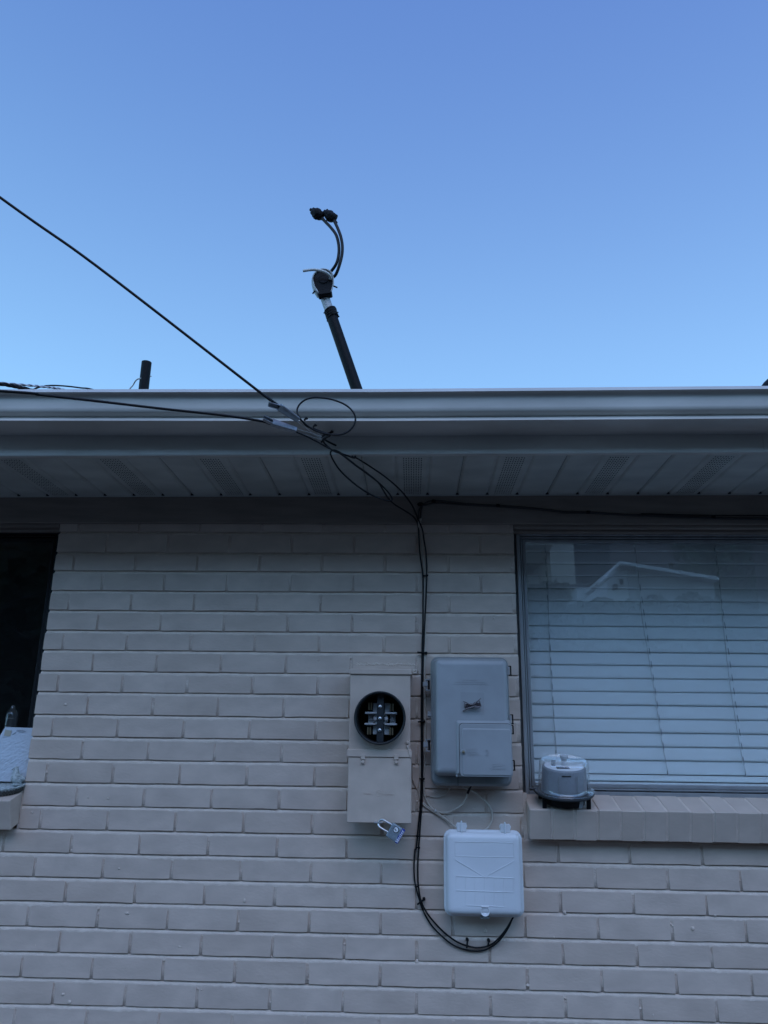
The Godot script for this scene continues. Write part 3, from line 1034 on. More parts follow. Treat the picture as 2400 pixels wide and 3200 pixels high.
func meter_socket() -> void:
	var m := thing("meter_socket", "beige painted metal meter base with an empty round meter opening", "meter base", Vector3(-0.005, 1.32, 0))
	var e := MB.new()
	e.ext(Vector3(-0.090, 1.334, 0.0), Vector3(0.0795, 1.497, 0.078), 0.001)
	for s in [[-0.0925, 1.49, -0.0905, 1.742], [0.078, 1.49, 0.080, 1.742], [-0.0925, 1.738, 0.080, 1.742]]:
		e.ext(Vector3(s[0], s[1], 0.0), Vector3(s[2], s[3], 0.077))
	put("enclosure", e, kit.box_paint, m)
	var hood := MB.new()
	hood.ext(Vector3(-0.0990, 1.7305, 0.0), Vector3(0.0875, 1.7475, 0.0935), 0.0022)
	put("hood", hood, kit.box_paint, m)
	var cov := MB.new()
	hole_plate(cov, 0.1785, 0.2115, Vector3(-0.0064, 1.6250, 0), Vector2(0.0011, -0.0186), 0.0705, 0.076, 0.088)
	put("socket_cover", cov, kit.box_paint, m)
	var bl := MB.new()
	bl.loft([_quad(-0.0965, 0.0838, 1.5205, 0.0868), _quad(-0.0990, 0.0872, 1.5165, 0.0930), _quad(-0.0990, 0.0872, 1.4985, 0.0935), _quad(-0.0985, 0.0868, 1.4975, 0.0915)], true, true, -1)
	put("ledge", bl, kit.box_paint, m)
	var door := MB.new()
	door.ext(Vector3(-0.0955, 1.3200, 0.0775), Vector3(0.0862, 1.4968, 0.0905), 0.002)
	door.ext(Vector3(-0.0955, 1.3200, 0.050), Vector3(0.0862, 1.3225, 0.0777), 0.0006)
	var dm := put("door", door, kit.box_paint, m)
	for t in [[Vector3(-0.0531, 1.4978, 0.094), 0.0128, 0.0152, Vector3(-0.0535, 1.4835, 0.093)], [Vector3(0.0427, 1.4986, 0.094), 0.013, 0.0147, Vector3(0.0423, 1.4845, 0.093)]]:
		var tab := MB.new()
		tab.box(t[0], Vector3(t[1], t[2], 0.0045), Basis(), 0.001)
		tab.box(Vector3(t[0].x, t[3].y - 0.0018, 0.0915), Vector3(0.0125, 0.012, 0.0022), Basis(), 0.0005)
		put("hinge_tab", tab, kit.box_paint, dm)
		var bolt := MB.new()
		bolt.lathe([Vector2(0.0052, 0), Vector2(0.0052, 0.003), Vector2(0.0036, 0.0052)], Transform3D(Basis(Vector3(1, 0, 0), PI / 2), t[3]), 10)
		put("bolt", bolt, kit.box_paint, dm)
	# embossed maker's mark on the door
	var mk := Vector3(-0.0062, 1.3995, 0.0905)
	lettering("GENERAL", mk + Vector3(-0.0305, -0.0028, 0), 0.0062, 0.0012, kit.box_paint, dm, 0.008, false)
	lettering("ELECTRIC", mk + Vector3(0.0285, -0.0040, 0), 0.0062, 0.0012, kit.box_paint, dm, 0.008, false)
	var mono := MB.new()
	var circ := []
	for k in 25:
		circ.append(mk + Vector3(cos(TAU * k / 24) * 0.0082, sin(TAU * k / 24) * 0.0082, 0.0002))
	mono.tube(circ, 0.0007, 6)
	for s in [[-0.003, 0.002], [0.003, -0.002]]:
		var sw := []
		for k in 11:
			var a := -0.6 + 5.0 * k / 10.0
			sw.append(mk + Vector3(s[0] + cos(a) * 0.0026, s[1] + sin(a) * 0.0030, 0.0002))
		mono.tube(sw, 0.0005, 6)
	put("emblem", mono, kit.box_paint, dm)
	# hasp the padlock hangs in
	var hasp := MB.new()
	hasp.box(Vector3(-0.0058, 1.3238, 0.1), Vector3(0.025, 0.0025, 0.024), Basis(), 0.0006)
	hasp.box(Vector3(-0.0146, 1.3222, 0.0925), Vector3(0.005, 0.006, 0.004), Basis(), 0.0006)
	put("hasp", hasp, kit.zinc, m)
	# seal screw with its wire tag
	var seal := MB.new()
	var s0 := Vector3(0.0747, 1.5386, 0.088)
	seal.lathe([Vector2(0.0048, 0), Vector2(0.0048, 0.004), Vector2(0.003, 0.006)], Transform3D(Basis(Vector3(1, 0, 0), PI / 2), s0), 12)
	seal.lathe([Vector2(0.0038, 0), Vector2(0.0038, 0.005), Vector2(0.002, 0.007)], Transform3D(Basis(Vector3(1, 0, 0), PI / 2), Vector3(0.0752, 1.528, 0.088)), 12)
	put("seal_screw", seal, kit.box_paint, m)
	# ring and the jaws in the well
	var c := Vector3(-0.0053, 1.6064, 0)
	var rx := Transform3D(Basis(Vector3(1, 0, 0), PI / 2), c)
	var ring := MB.new()
	ring.lathe([Vector2(0.0735, 0.087), Vector2(0.0715, 0.094), Vector2(0.0715, 0.110), Vector2(0.0742, 0.112), Vector2(0.0752, 0.115), Vector2(0.0745, 0.1185), Vector2(0.0728, 0.1195), Vector2(0.0695, 0.1185), Vector2(0.0680, 0.114), Vector2(0.0680, 0.085)], rx, 64, false, false)
	put("ring", ring, kit.ring, m)
	var well := MB.new()
	well.lathe([Vector2(0.0672, 0.088), Vector2(0.0672, 0.006)], rx, 48, false, true)
	put("well", well, kit.well, m)
	var bar := MB.new()
	bar.box(c + Vector3(0.0005, 0.0, 0.0935), Vector3(0.0205, 0.1355, 0.004), Basis(), 0.001)
	put("centre_bar", bar, kit.slate, m)
	for s in [[Vector3(-0.0056, 1.6382, 0.0955), 0.9], [Vector3(-0.006, 1.6049, 0.0955), -0.7], [Vector3(-0.0065, 1.5719, 0.0955), -0.9]]:
		_screw(s[0], 0.0056, s[1], m, kit.steel)
	var ins := MB.new()
	for r in [[620, 425, 735, 652, 0.060], [900, 425, 1030, 652, 0.060], [620, 948, 735, 1160, 0.060], [895, 948, 1032, 1168, 0.060], [432, 645, 735, 690, 0.078], [905, 645, 1200, 690, 0.078], [425, 900, 735, 946, 0.078], [905, 900, 1203, 948, 0.078], [500, 690, 640, 900, 0.052], [1030, 690, 1165, 900, 0.052], [640, 750, 735, 840, 0.070], [900, 750, 985, 840, 0.070]]:
		var a := _ring_at(r[0], r[1])
		var b := _ring_at(r[2], r[3])
		ins.box(Vector3((a.x + b.x) / 2, (a.y + b.y) / 2, r[4] / 2.0 + 0.004), Vector3(absf(b.x - a.x), absf(b.y - a.y), r[4]), Basis(), 0.0014)
	for r in [[700, 715, 0.7], [925, 715, -0.7], [700, 870, -0.7], [925, 870, 0.7]]:
		ins.box(_ring_at(r[0], r[1]) + Vector3(0, 0, 0.05), Vector3(0.014, 0.006, 0.03), Basis(Vector3(0, 0, 1), r[2]), 0.001)
	put("insulator", ins, kit.insulator, m)
	for r in [[560, 782], [1082, 788]]:
		var lug := MB.new()
		lug.box(_ring_at(r[0], r[1]) + Vector3(0, 0, 0.060), Vector3(0.012, 0.013, 0.006), Basis(), 0.001)
		put("lug", lug, kit.zinc, m)
		_screw(_ring_at(r[0], r[1]) + Vector3(0, 0, 0.063), 0.004, 0.3, m, kit.zinc)
	for r in [[552, 508], [1074, 525], [537, 1078], [1066, 1086]]:
		var jaw := MB.new()
		for s in [-1.0, 1.0]:
			jaw.lathe([Vector2(0.0026, -0.0105), Vector2(0.0026, 0.0105)], Transform3D(Basis(), _ring_at(r[0], r[1]) + Vector3(s * 0.0036, 0, 0.072)), 12)
			jaw.box(_ring_at(r[0], r[1]) + Vector3(s * 0.0036, 0, 0.045), Vector3(0.0016, 0.019, 0.05))
		put("jaw", jaw, kit.brass, m)


func _ring_at(px: float, py: float) -> Vector3:          # the jaws lie on a 0.12 mm grid about the middle of the ring
	return Vector3(-0.0053 + (px - 805.0) * 0.000123, 1.6064 - (py - 783.0) * 0.000123, 0)


func _quad(x0: float, x1: float, y: float, z: float) -> Array:
	return [Vector3(x0, y, 0.076), Vector3(x1, y, 0.076), Vector3(x1, y, z), Vector3(x0, y, z)]


func _screw(p: Vector3, r: float, turn: float, parent: Node3D, m: Material) -> void:
	var s := MB.new()
	s.lathe([Vector2(r, 0), Vector2(r, 0.0012), Vector2(r * 0.8, 0.0026), Vector2(r * 0.3, 0.0034)], Transform3D(Basis(Vector3(1, 0, 0), PI / 2), p), 18)
	var o := put("screw", s, m, parent)
	var slot := MB.new()
	slot.box(p + Vector3(0, 0, 0.0034), Vector3(r * 1.9, r * 0.22, 0.0012), Basis(Vector3(0, 0, 1), turn))
	put("slot", slot, kit.dark, o)


func lettering(text: String, p: Vector3, size: float, depth: float, m: Material, parent: Node3D, width := 0.0, bold := true, basis := Basis(), serif := false) -> MeshInstance3D:
	var t := TextMesh.new()
	var f := SystemFont.new()
	f.font_names = PackedStringArray(["Droid Serif" if serif else "Droid Sans"])
	f.font_weight = 700 if bold else 400
	t.font = f
	t.text = text
	t.font_size = 32
	t.pixel_size = size / 32.0
	t.depth = depth
	var o := put("lettering", t, m, parent)
	o.position += p
	o.basis = basis
	return o


func padlock() -> void:
	var c := Vector3(0.0419, 1.2985, 0.115)
	var a := deg_to_rad(-30.5)                             # the body hangs out to the right, shackle pointing up left
	var b := Basis(Vector3(0, 0, 1), a)
	var p := thing("padlock", "steel and blue padlock hanging open-shackled look from meter door hasp", "padlock", c)
	p.set_meta("label", "small steel padlock with blue base hanging below the meter door")
	# own axes: x along the shackle (towards the blue end), y across
	var body := MB.new()
	body.plate(c, 0.0385, 0.0400, 0.002, [[-0.0085, 0.0015], [-0.007, 0.0], [0.0065, 0.0], [0.008, 0.0012], [0.0085, 0.0030]], 3, -1, true, true, b)
	put("body", body, kit.lock_steel, p)
	var bump := MB.new()
	bump.plate(c + b * Vector3(0.0152, 0, 0), 0.0098, 0.0412, 0.0015, [[-0.0095, 0.0012], [-0.008, 0.0], [0.008, 0.0], [0.0096, 0.0015]], 3, -1, true, true, b)
	put("bumper", bump, kit.blue, p)
	lettering("Master", c + b * Vector3(0.0152, 0.0, 0.0098), 0.0105, 0.0004, kit.print_white, p, 0.03, true, b * Basis(Vector3(0, 0, 1), PI / 2), true)
	var disc := MB.new()
	disc.lathe([Vector2(0.0082, 0.0), Vector2(0.0082, 0.0092), Vector2(0.0076, 0.0094)], Transform3D(b * Basis(Vector3(1, 0, 0), PI / 2), c + b * Vector3(-0.003, 0.0085, 0)), 28)
	put("dark_disc", disc, kit.slate, p)
	var face := MB.new()
	face.lathe([Vector2(0.0066, 0.0092), Vector2(0.0066, 0.0099), Vector2(0.0060, 0.0102)], Transform3D(b * Basis(Vector3(1, 0, 0), PI / 2), c + b * Vector3(-0.003, 0.0085, 0)), 28)
	put("emblem", face, kit.print_white, p)
	var lion := MB.new()                                   # the stamped head on the disc, as a few raised folds
	for k in 6:
		var t := k / 5.0
		lion.tube(curve([c + Vector3(-0.0052 + 0.006 * t, 0.0118 - 0.006 * t, 0.0102), c + Vector3(-0.001 + 0.004 * t, 0.0125 - 0.004 * t, 0.0104), c + Vector3(0.001 + 0.0015 * t, 0.0085 - 0.004 * t, 0.0102)], 5), 0.00028, 6)
	put("relief", lion, kit.slate, p)
	var sh := MB.new()
	var pts := []
	for q in [Vector3(0.0446, 1.3121, 0.115), Vector3(0.0355, 1.317, 0.115), Vector3(0.0235, 1.3234, 0.115), Vector3(0.0136, 1.3287, 0.114), Vector3(0.0079, 1.331, 0.112), Vector3(0.0023, 1.3309, 0.11), Vector3(-0.0023, 1.3282, 0.108), Vector3(-0.0048, 1.3235, 0.107), Vector3(-0.0054, 1.3183, 0.108), Vector3(-0.0031, 1.3137, 0.11), Vector3(0.0019, 1.3101, 0.112), Vector3(0.0111, 1.3053, 0.114), Vector3(0.0252, 1.2981, 0.115), Vector3(0.0336, 1.2937, 0.115)]:
		pts.append(q)
	sh.tube(curve(pts, 5), 0.0030, 12)
	put("shackle", sh, kit.steel, p)
	for q in [Vector3(0.0307, 1.306, 0.12), Vector3(0.0233, 1.2929, 0.12), Vector3(0.0642, 1.3052, 0.121), Vector3(0.0508, 1.279, 0.121)]:
		var rv := MB.new()
		rv.blob(q, Vector3(0.0016, 0.0016, 0.0016), FastNoiseLite.new(), 0.0, 8)
		put("rivet", rv, kit.steel, p)


# ---------------------------------------------------------------- plastic boxes
func scribble(m: MB, p: Vector3, w: float, h: float, sd: int, z := 0.0006) -> void:   # moulded lettering too worn to read
	var r := RandomNumberGenerator.new()
	r.seed = sd
	var x := -w / 2
	while x < w / 2:
		var l := r.randf_range(0.0012, 0.0034)
		m.box(p + Vector3(x + l / 2, r.randf_range(-0.2, 0.2) * h, 0), Vector3(l, h * r.randf_range(0.35, 0.9), z * 2.4))
		x += l + r.randf_range(0.0005, 0.0014)


func utility_box() -> void:
	var u := thing("utility_box", "tall grey plastic utility box between the meter base and right window", "utility box", Vector3(0.26, 1.42, 0))
	var base := MB.new()
	base.plate(Vector3(0.2595, 1.604, 0), 0.2325, 0.3675, 0.022, [[0.0, 0.003], [0.052, 0.0], [0.058, 0.002], [0.062, 0.008]], 6)
	put("base", base, kit.grey_back, u)
	var cov := MB.new()
	cov.plate(Vector3(0.2600, 1.6150, 0), 0.2215, 0.3345, 0.020, [[0.060, 0.0], [0.074, 0.0006], [0.080, 0.0035], [0.104, 0.0060], [0.113, 0.0080], [0.1185, 0.0125], [0.1205, 0.019], [0.1210, 0.024]], 6)
	var cv := put("cover", cov, kit.grey_plastic, u)
	# raised surround of the customer door, its bevel catching the sky
	var sur := MB.new()
	var sc := Vector3(0.2912, 1.5272, 0)
	sur.plate(sc, 0.1610, 0.1530, 0.008, [[0.100, 0.0], [0.1185, 0.0], [0.1275, 0.0085], [0.1280, 0.0095]], 5)
	put("door_surround", sur, kit.grey_plastic, u)
	var groove := MB.new()
	groove.plate(Vector3(0.2958, 1.5222, 0), 0.1490, 0.1445, 0.011, [[0.1265, 0.0], [0.1284, 0.0]], 5)
	put("groove", groove, kit.dark, u)
	var door := MB.new()
	door.plate(Vector3(0.2965, 1.5213, 0), 0.1478, 0.1432, 0.010, [[0.1268, 0.0], [0.1296, 0.0], [0.1304, 0.0010]], 5)
	var dr := put("door", door, kit.grey_plastic, u)
	var panel := MB.new()
	panel.plate(Vector3(0.2985, 1.5163, 0), 0.1360, 0.1245, 0.005, [[0.1300, -0.0016], [0.1322, 0.0], [0.1329, 0.0016]], 4)
	put("door_panel", panel, kit.grey_plastic, dr)
	var sc2 := Vector3(0.2327, 1.5156, 0.1325)
	var wash := MB.new()
	wash.lathe([Vector2(0.0072, -0.001), Vector2(0.0072, 0.0022), Vector2(0.0062, 0.0032)], Transform3D(Basis(Vector3(1, 0, 0), PI / 2), sc2), 24)
	put("washer", wash, kit.grey_plastic, dr)
	var bolt := MB.new()
	bolt.lathe([Vector2(0.0042, 0.003), Vector2(0.0042, 0.0045), Vector2(0.002, 0.0060)], Transform3D(Basis(Vector3(1, 0, 0), PI / 2), sc2), 8)
	put("bolt", bolt, kit.brass, dr)
	lettering("2", Vector3(0.2995, 1.5139, 0.133), 0.021, 0.0026, kit.grey_plastic, dr, 0.012, false)
	var em := MB.new()
	scribble(em, Vector3(0.2572, 1.7156, 0.1211), 0.040, 0.0048, 1)
	scribble(em, Vector3(0.257, 1.709, 0.1211), 0.090, 0.0028, 2)
	scribble(em, Vector3(0.2578, 1.7035, 0.1211), 0.100, 0.0034, 3)
	scribble(em, Vector3(0.256, 1.5221, 0.1331), 0.024, 0.0024, 4)
	scribble(em, Vector3(0.2568, 1.5159, 0.1331), 0.026, 0.0024, 5)
	scribble(em, Vector3(0.2584, 1.5109, 0.1331), 0.028, 0.0024, 6)
	scribble(em, Vector3(0.261, 1.5064, 0.1331), 0.036, 0.0022, 7)
	for k in 3:
		em.tube([Vector3(0.3135, 1.4833, 0.133) + Vector3(0, -k * 0.004, 0), Vector3(0.3508, 1.4817, 0.133) + Vector3(0, -k * 0.004, 0)], 0.0006, 6)
	scribble(em, Vector3(0.3331, 1.4703, 0.1331), 0.034, 0.003, 8)
	for k in 4:
		em.tube([Vector3(0.3046, 1.4741, 0.133) + Vector3(k * 0.0022, -k * 0.001, 0), Vector3(0.3105, 1.4659, 0.133) + Vector3(k * 0.001, 0.001, 0)], 0.0005, 6)
	put("moulded_text", em, kit.grey_plastic, u)
	# hasps on the right, hinges on the left, the seam latch below
	for q in [[Vector3(0.3792, 1.7473, 0.07), 0.0101, 0.0284], [Vector3(0.3803, 1.6078, 0.07), 0.0101, 0.0274], [Vector3(0.3804, 1.5787, 0.07), 0.0087, 0.0258], [Vector3(0.3807, 1.4797, 0.07), 0.0089, 0.0288]]:
		var hp := MB.new()
		var cc: Vector3 = q[0]
		var w: float = q[1]
		var hh: float = q[2]
		hp.box(cc + Vector3(0.0018, 0, 0), Vector3(0.0036, hh * 0.84, 0.006), Basis(), 0.0006)
		hp.box(cc + Vector3(-0.001, hh * 0.46, 0), Vector3(w * 0.85, 0.0026, 0.007), Basis(), 0.0006)
		hp.box(cc + Vector3(0, -hh * 0.46, 0), Vector3(w * 0.9, 0.0030, 0.007), Basis(), 0.0006)
		put("hasp", hp, kit.black_plastic, u)
		var ear := MB.new()
		ear.box(cc + Vector3(-0.0052, 0, -0.004), Vector3(0.007, hh * 0.96, 0.014), Basis(), 0.001)
		put("ear", ear, kit.grey_plastic, u)
	for q in [[Vector3(0.1295, 1.705, 0.045), 0.0168, 0.0333], [Vector3(0.1297, 1.5316, 0.045), 0.015, 0.0359]]:
		var hi := MB.new()
		var cc: Vector3 = q[0]
		hi.box(cc + Vector3(0.001, 0, -0.004), Vector3(q[1] * 0.30, q[2], 0.012), Basis(), 0.001)
		hi.box(cc + Vector3(-0.002, 0.002, 0.0), Vector3(q[1] * 0.9, q[2] * 0.40, 0.010), Basis(), 0.001)
		hi.box(cc + Vector3(0.006, q[2] * 0.46, -0.004), Vector3(0.012, 0.003, 0.02), Basis(), 0.0006)
		hi.box(cc + Vector3(0.006, -q[2] * 0.46, -0.004), Vector3(0.012, 0.003, 0.02), Basis(), 0.0006)
		put("hinge", hi, kit.grey_plastic, u)
		var gap := MB.new()
		gap.box(cc + Vector3(0.0085, 0, -0.008), Vector3(0.006, q[2] * 0.80, 0.012))
		put("hinge_gap", gap, kit.dark, u)
	var lug := MB.new()
	lug.box(Vector3(0.1399, 1.6198, 0.045), Vector3(0.012, 0.018, 0.008), Basis(), 0.002)
	lug.box(Vector3(0.1389, 1.6161, 0.05), Vector3(0.010, 0.005, 0.008), Basis(), 0.001)
	put("lock_lug", lug, kit.grey_plastic, u)
	var sl := MB.new()
	sl.box(Vector3(0.2156, 1.4534, 0.112) + Vector3(0, 0, -0.003), Vector3(0.008, 0.012, 0.022), Basis(), 0.002)
	sl.box(Vector3(0.2257, 1.4536, 0.112) + Vector3(0, 0, -0.003), Vector3(0.010, 0.011, 0.022), Basis(), 0.002)
	put("seam_latch", sl, kit.grey_plastic, u)
	var seam := MB.new()
	seam.box(Vector3(0.2203, 1.434, 0.0585), Vector3(0.0012, 0.026, 0.008))
	put("seam", seam, kit.dark, u)
	# remains of a torn-off label
	var tl := MB.new()
	for c in [[Vector3(0.2358, 1.6554, 0.1225), Vector3(0.242, 1.652, 0.128), Vector3(0.2516, 1.6465, 0.132), Vector3(0.2592, 1.6452, 0.133), Vector3(0.2658, 1.6471, 0.134), Vector3(0.2736, 1.6536, 0.135), Vector3(0.279, 1.6574, 0.137), Vector3(0.2853, 1.6638, 0.139)], [Vector3(0.2335, 1.6252, 0.1235), Vector3(0.2416, 1.631, 0.128), Vector3(0.2491, 1.6347, 0.132), Vector3(0.2601, 1.6385, 0.134), Vector3(0.2678, 1.6407, 0.134), Vector3(0.2778, 1.6403, 0.133), Vector3(0.2868, 1.6421, 0.132)], [Vector3(0.233, 1.6281, 0.1235), Vector3(0.2437, 1.6336, 0.13), Vector3(0.2536, 1.6369, 0.132), Vector3(0.2623, 1.6388, 0.134)], [Vector3(0.2613, 1.6381, 0.132), Vector3(0.2711, 1.6375, 0.134), Vector3(0.2798, 1.6379, 0.135), Vector3(0.2852, 1.6404, 0.134)], [Vector3(0.241, 1.6355, 0.1225), Vector3(0.2402, 1.6423, 0.127), Vector3(0.2393, 1.651, 0.126)], [Vector3(0.2808, 1.6559, 0.135), Vector3(0.2827, 1.6502, 0.13), Vector3(0.2822, 1.6449, 0.128)]]:
		var line := curve(c, 6)
		var rad := []
		for i in line.size():
			var t := float(i) / (line.size() - 1)
			rad.append(0.0004 + 0.0019 * sin(PI * clampf(t * 0.9 + 0.05, 0, 1)))
		tl.tube(line, rad, 8)
	put("torn_label", tl, kit.torn, u)
	var td := MB.new()
	var nn := FastNoiseLite.new()
	nn.seed = 3
	nn.frequency = 0.3
	td.blob(Vector3(0.2543, 1.6421, 0.1235), Vector3(0.0155, 0.0062, 0.0055), nn, 0.5, 16)
	td.blob(Vector3(0.2732, 1.6455, 0.1235), Vector3(0.0125, 0.0065, 0.0075), nn, 0.5, 16)
	put("torn_backing", td, kit.torn_dark, u)
	var gl := MB.new()
	gl.box(Vector3(0.2613, 1.6493, 0.1211), Vector3(0.068, 0.062, 0.0005), Basis(Vector3(0, 0, 1), -0.02))
	var gm: StandardMaterial3D = kit.grey_plastic.duplicate()
	gm.albedo_color = lin(0.33, 0.335, 0.335)
	gm.roughness = 0.6
	put("glue_patch", gl, gm, u)


func pale_box() -> void:
	var u := thing("junction_box", "pale plastic box with two hinges on top, below the grey box", "utility box", Vector3(0.288, 1.08, 0))
	var base := MB.new()
	base.plate(Vector3(0.2885, 1.192, 0), 0.213, 0.214, 0.020, [[0.0, 0.002], [0.044, 0.0]], 6)
	put("base", base, kit.pale_plastic, u)
	var lid := MB.new()
	lid.plate(Vector3(0.2885, 1.1920, 0), 0.2215, 0.2235, 0.0235, [[0.040, 0.0006], [0.046, 0.0], [0.0515, 0.0008], [0.0530, 0.0026], [0.0540, 0.0052], [0.0640, 0.0075], [0.0705, 0.0105], [0.0740, 0.0150], [0.0752, 0.0205], [0.0755, 0.026]], 8)
	var ld := put("lid", lid, kit.pale_plastic, u)
	var zf := 0.0755
	var fine := MB.new()                                  # moulded lines on the lid
	var lab := [Vector3(0.2905, 1.2551, 0.0755), 0.1628, 0.0375]
	var rr := MB.rr(lab[1], lab[2], 0.004, 4)
	var loop := []
	for p in rr:
		loop.append(lab[0] + Vector3(p.x, p.y, 0))
	loop.append(loop[0])
	fine.tube(loop, 0.0010, 6)
	for s in [[Vector3(0.2076, 1.2286, 0.0755), Vector3(0.2864, 1.1863, 0.0755)], [Vector3(0.2946, 1.1869, 0.0755), Vector3(0.372, 1.2275, 0.0755)], [Vector3(0.2108, 1.1851, 0.0755), Vector3(0.3684, 1.1837, 0.0755)], [Vector3(0.2103, 1.1495, 0.0755), Vector3(0.3683, 1.1475, 0.0755)], [Vector3(0.2359, 1.1129, 0.0755), Vector3(0.3419, 1.1113, 0.0755)]]:
		fine.tube([s[0] + Vector3(0, 0, 0.0003), s[1] + Vector3(0, 0, 0.0003)], 0.0010, 6)
	for s in [[Vector3(0.2108, 1.1851, 0.0755), Vector3(0.2103, 1.1493, 0.0755)], [Vector3(0.2366, 1.1848, 0.0755), Vector3(0.2365, 1.1129, 0.0755)], [Vector3(0.263, 1.1845, 0.0755), Vector3(0.262, 1.1126, 0.0755)], [Vector3(0.2893, 1.1842, 0.0755), Vector3(0.2878, 1.1123, 0.0755)], [Vector3(0.3156, 1.1841, 0.0755), Vector3(0.3147, 1.1121, 0.0755)], [Vector3(0.3419, 1.1841, 0.0755), Vector3(0.341, 1.1115, 0.0755)], [Vector3(0.3684, 1.1837, 0.0755), Vector3(0.368, 1.1475, 0.0755)]]:
		fine.tube([s[0], s[1]], 0.0007, 6)
	put("moulded_lines", fine, kit.pale_plastic, ld)
	var lc := Vector3(0.2886, 1.099, 0.0755)
	var lat := MB.new()
	lat.lathe([Vector2(0.0132, -0.012), Vector2(0.0132, 0.0012), Vector2(0.0120, 0.0024), Vector2(0.0108, 0.0012), Vector2(0.0104, -0.0020), Vector2(0.0, -0.0022)], Transform3D(Basis(Vector3(1, 0, 0), PI / 2), lc), 32)
	put("latch_cup", lat, kit.pale_plastic, ld)
	var bar := MB.new()
	bar.box(lc + Vector3(0, 0.0112, 0.0008), Vector3(0.0205, 0.0042, 0.004), Basis(), 0.001)
	put("latch_bar", bar, kit.pale_plastic, ld)
	var lip := MB.new()
	lip.box(Vector3(0.2894, 1.0796, 0.052), Vector3(0.0232, 0.0062, 0.010), Basis(), 0.001)
	put("hasp_tab", lip, kit.grey_plastic, u)
	var ho := MB.new()
	ho.lathe([Vector2(0.0012, 0.0), Vector2(0.0012, 0.001)], Transform3D(Basis(Vector3(1, 0, 0), PI / 2), Vector3(0.2808, 1.0805, 0.0575)), 10)
	put("hasp_hole", ho, kit.dark, u)
	for q in [[Vector3(0.2289, 1.3097, 0.052), 0.0265, 0.0197, Vector3(0.228, 1.3275, 0.062), Vector3(0.2287, 1.2941, 0.066)], [Vector3(0.3524, 1.3087, 0.052), 0.027, 0.0193, Vector3(0.3506, 1.3258, 0.062), Vector3(0.3512, 1.2928, 0.066)]]:
		var hi := MB.new()
		hi.box(q[0], Vector3(q[1], q[2] + 0.004, 0.016), Basis(), 0.002)
		hi.tube([q[0] + Vector3(-q[1] / 2 - 0.0022, q[2] * 0.22, 0), q[0] + Vector3(q[1] / 2 + 0.0022, q[2] * 0.12, 0)], 0.0044, 12)
		var h := put("hinge", hi, kit.pale_plastic, u)
		var fin := MB.new()
		var mid: Vector3 = (q[3] + q[4]) / 2.0
		fin.box(mid + Vector3(0, 0, -0.002), Vector3(0.0042, (q[3] - q[4]).length(), 0.012), Basis(), 0.0012)
		put("fin", fin, kit.pale_plastic, h)


# ---------------------------------------------------------------- cables, clips, clamps
func cable(called: String, label: String, pts: Array, r: float, m: Material, group := "", per := 8, heavy := 0) -> void:
	var t := MB.new()
	var line := curve(pts, per)
	var rad := []                                          # the span in the air still carries its support wire
	for i in line.size():
		rad.append(r * (1.0 + 0.42 * clampf(1.0 - float(i - heavy * per) / per, 0.0, 1.0)) if heavy else r)
	t.tube(line, rad, 10)
	tag(put(called, t, m), label, "cable", group)


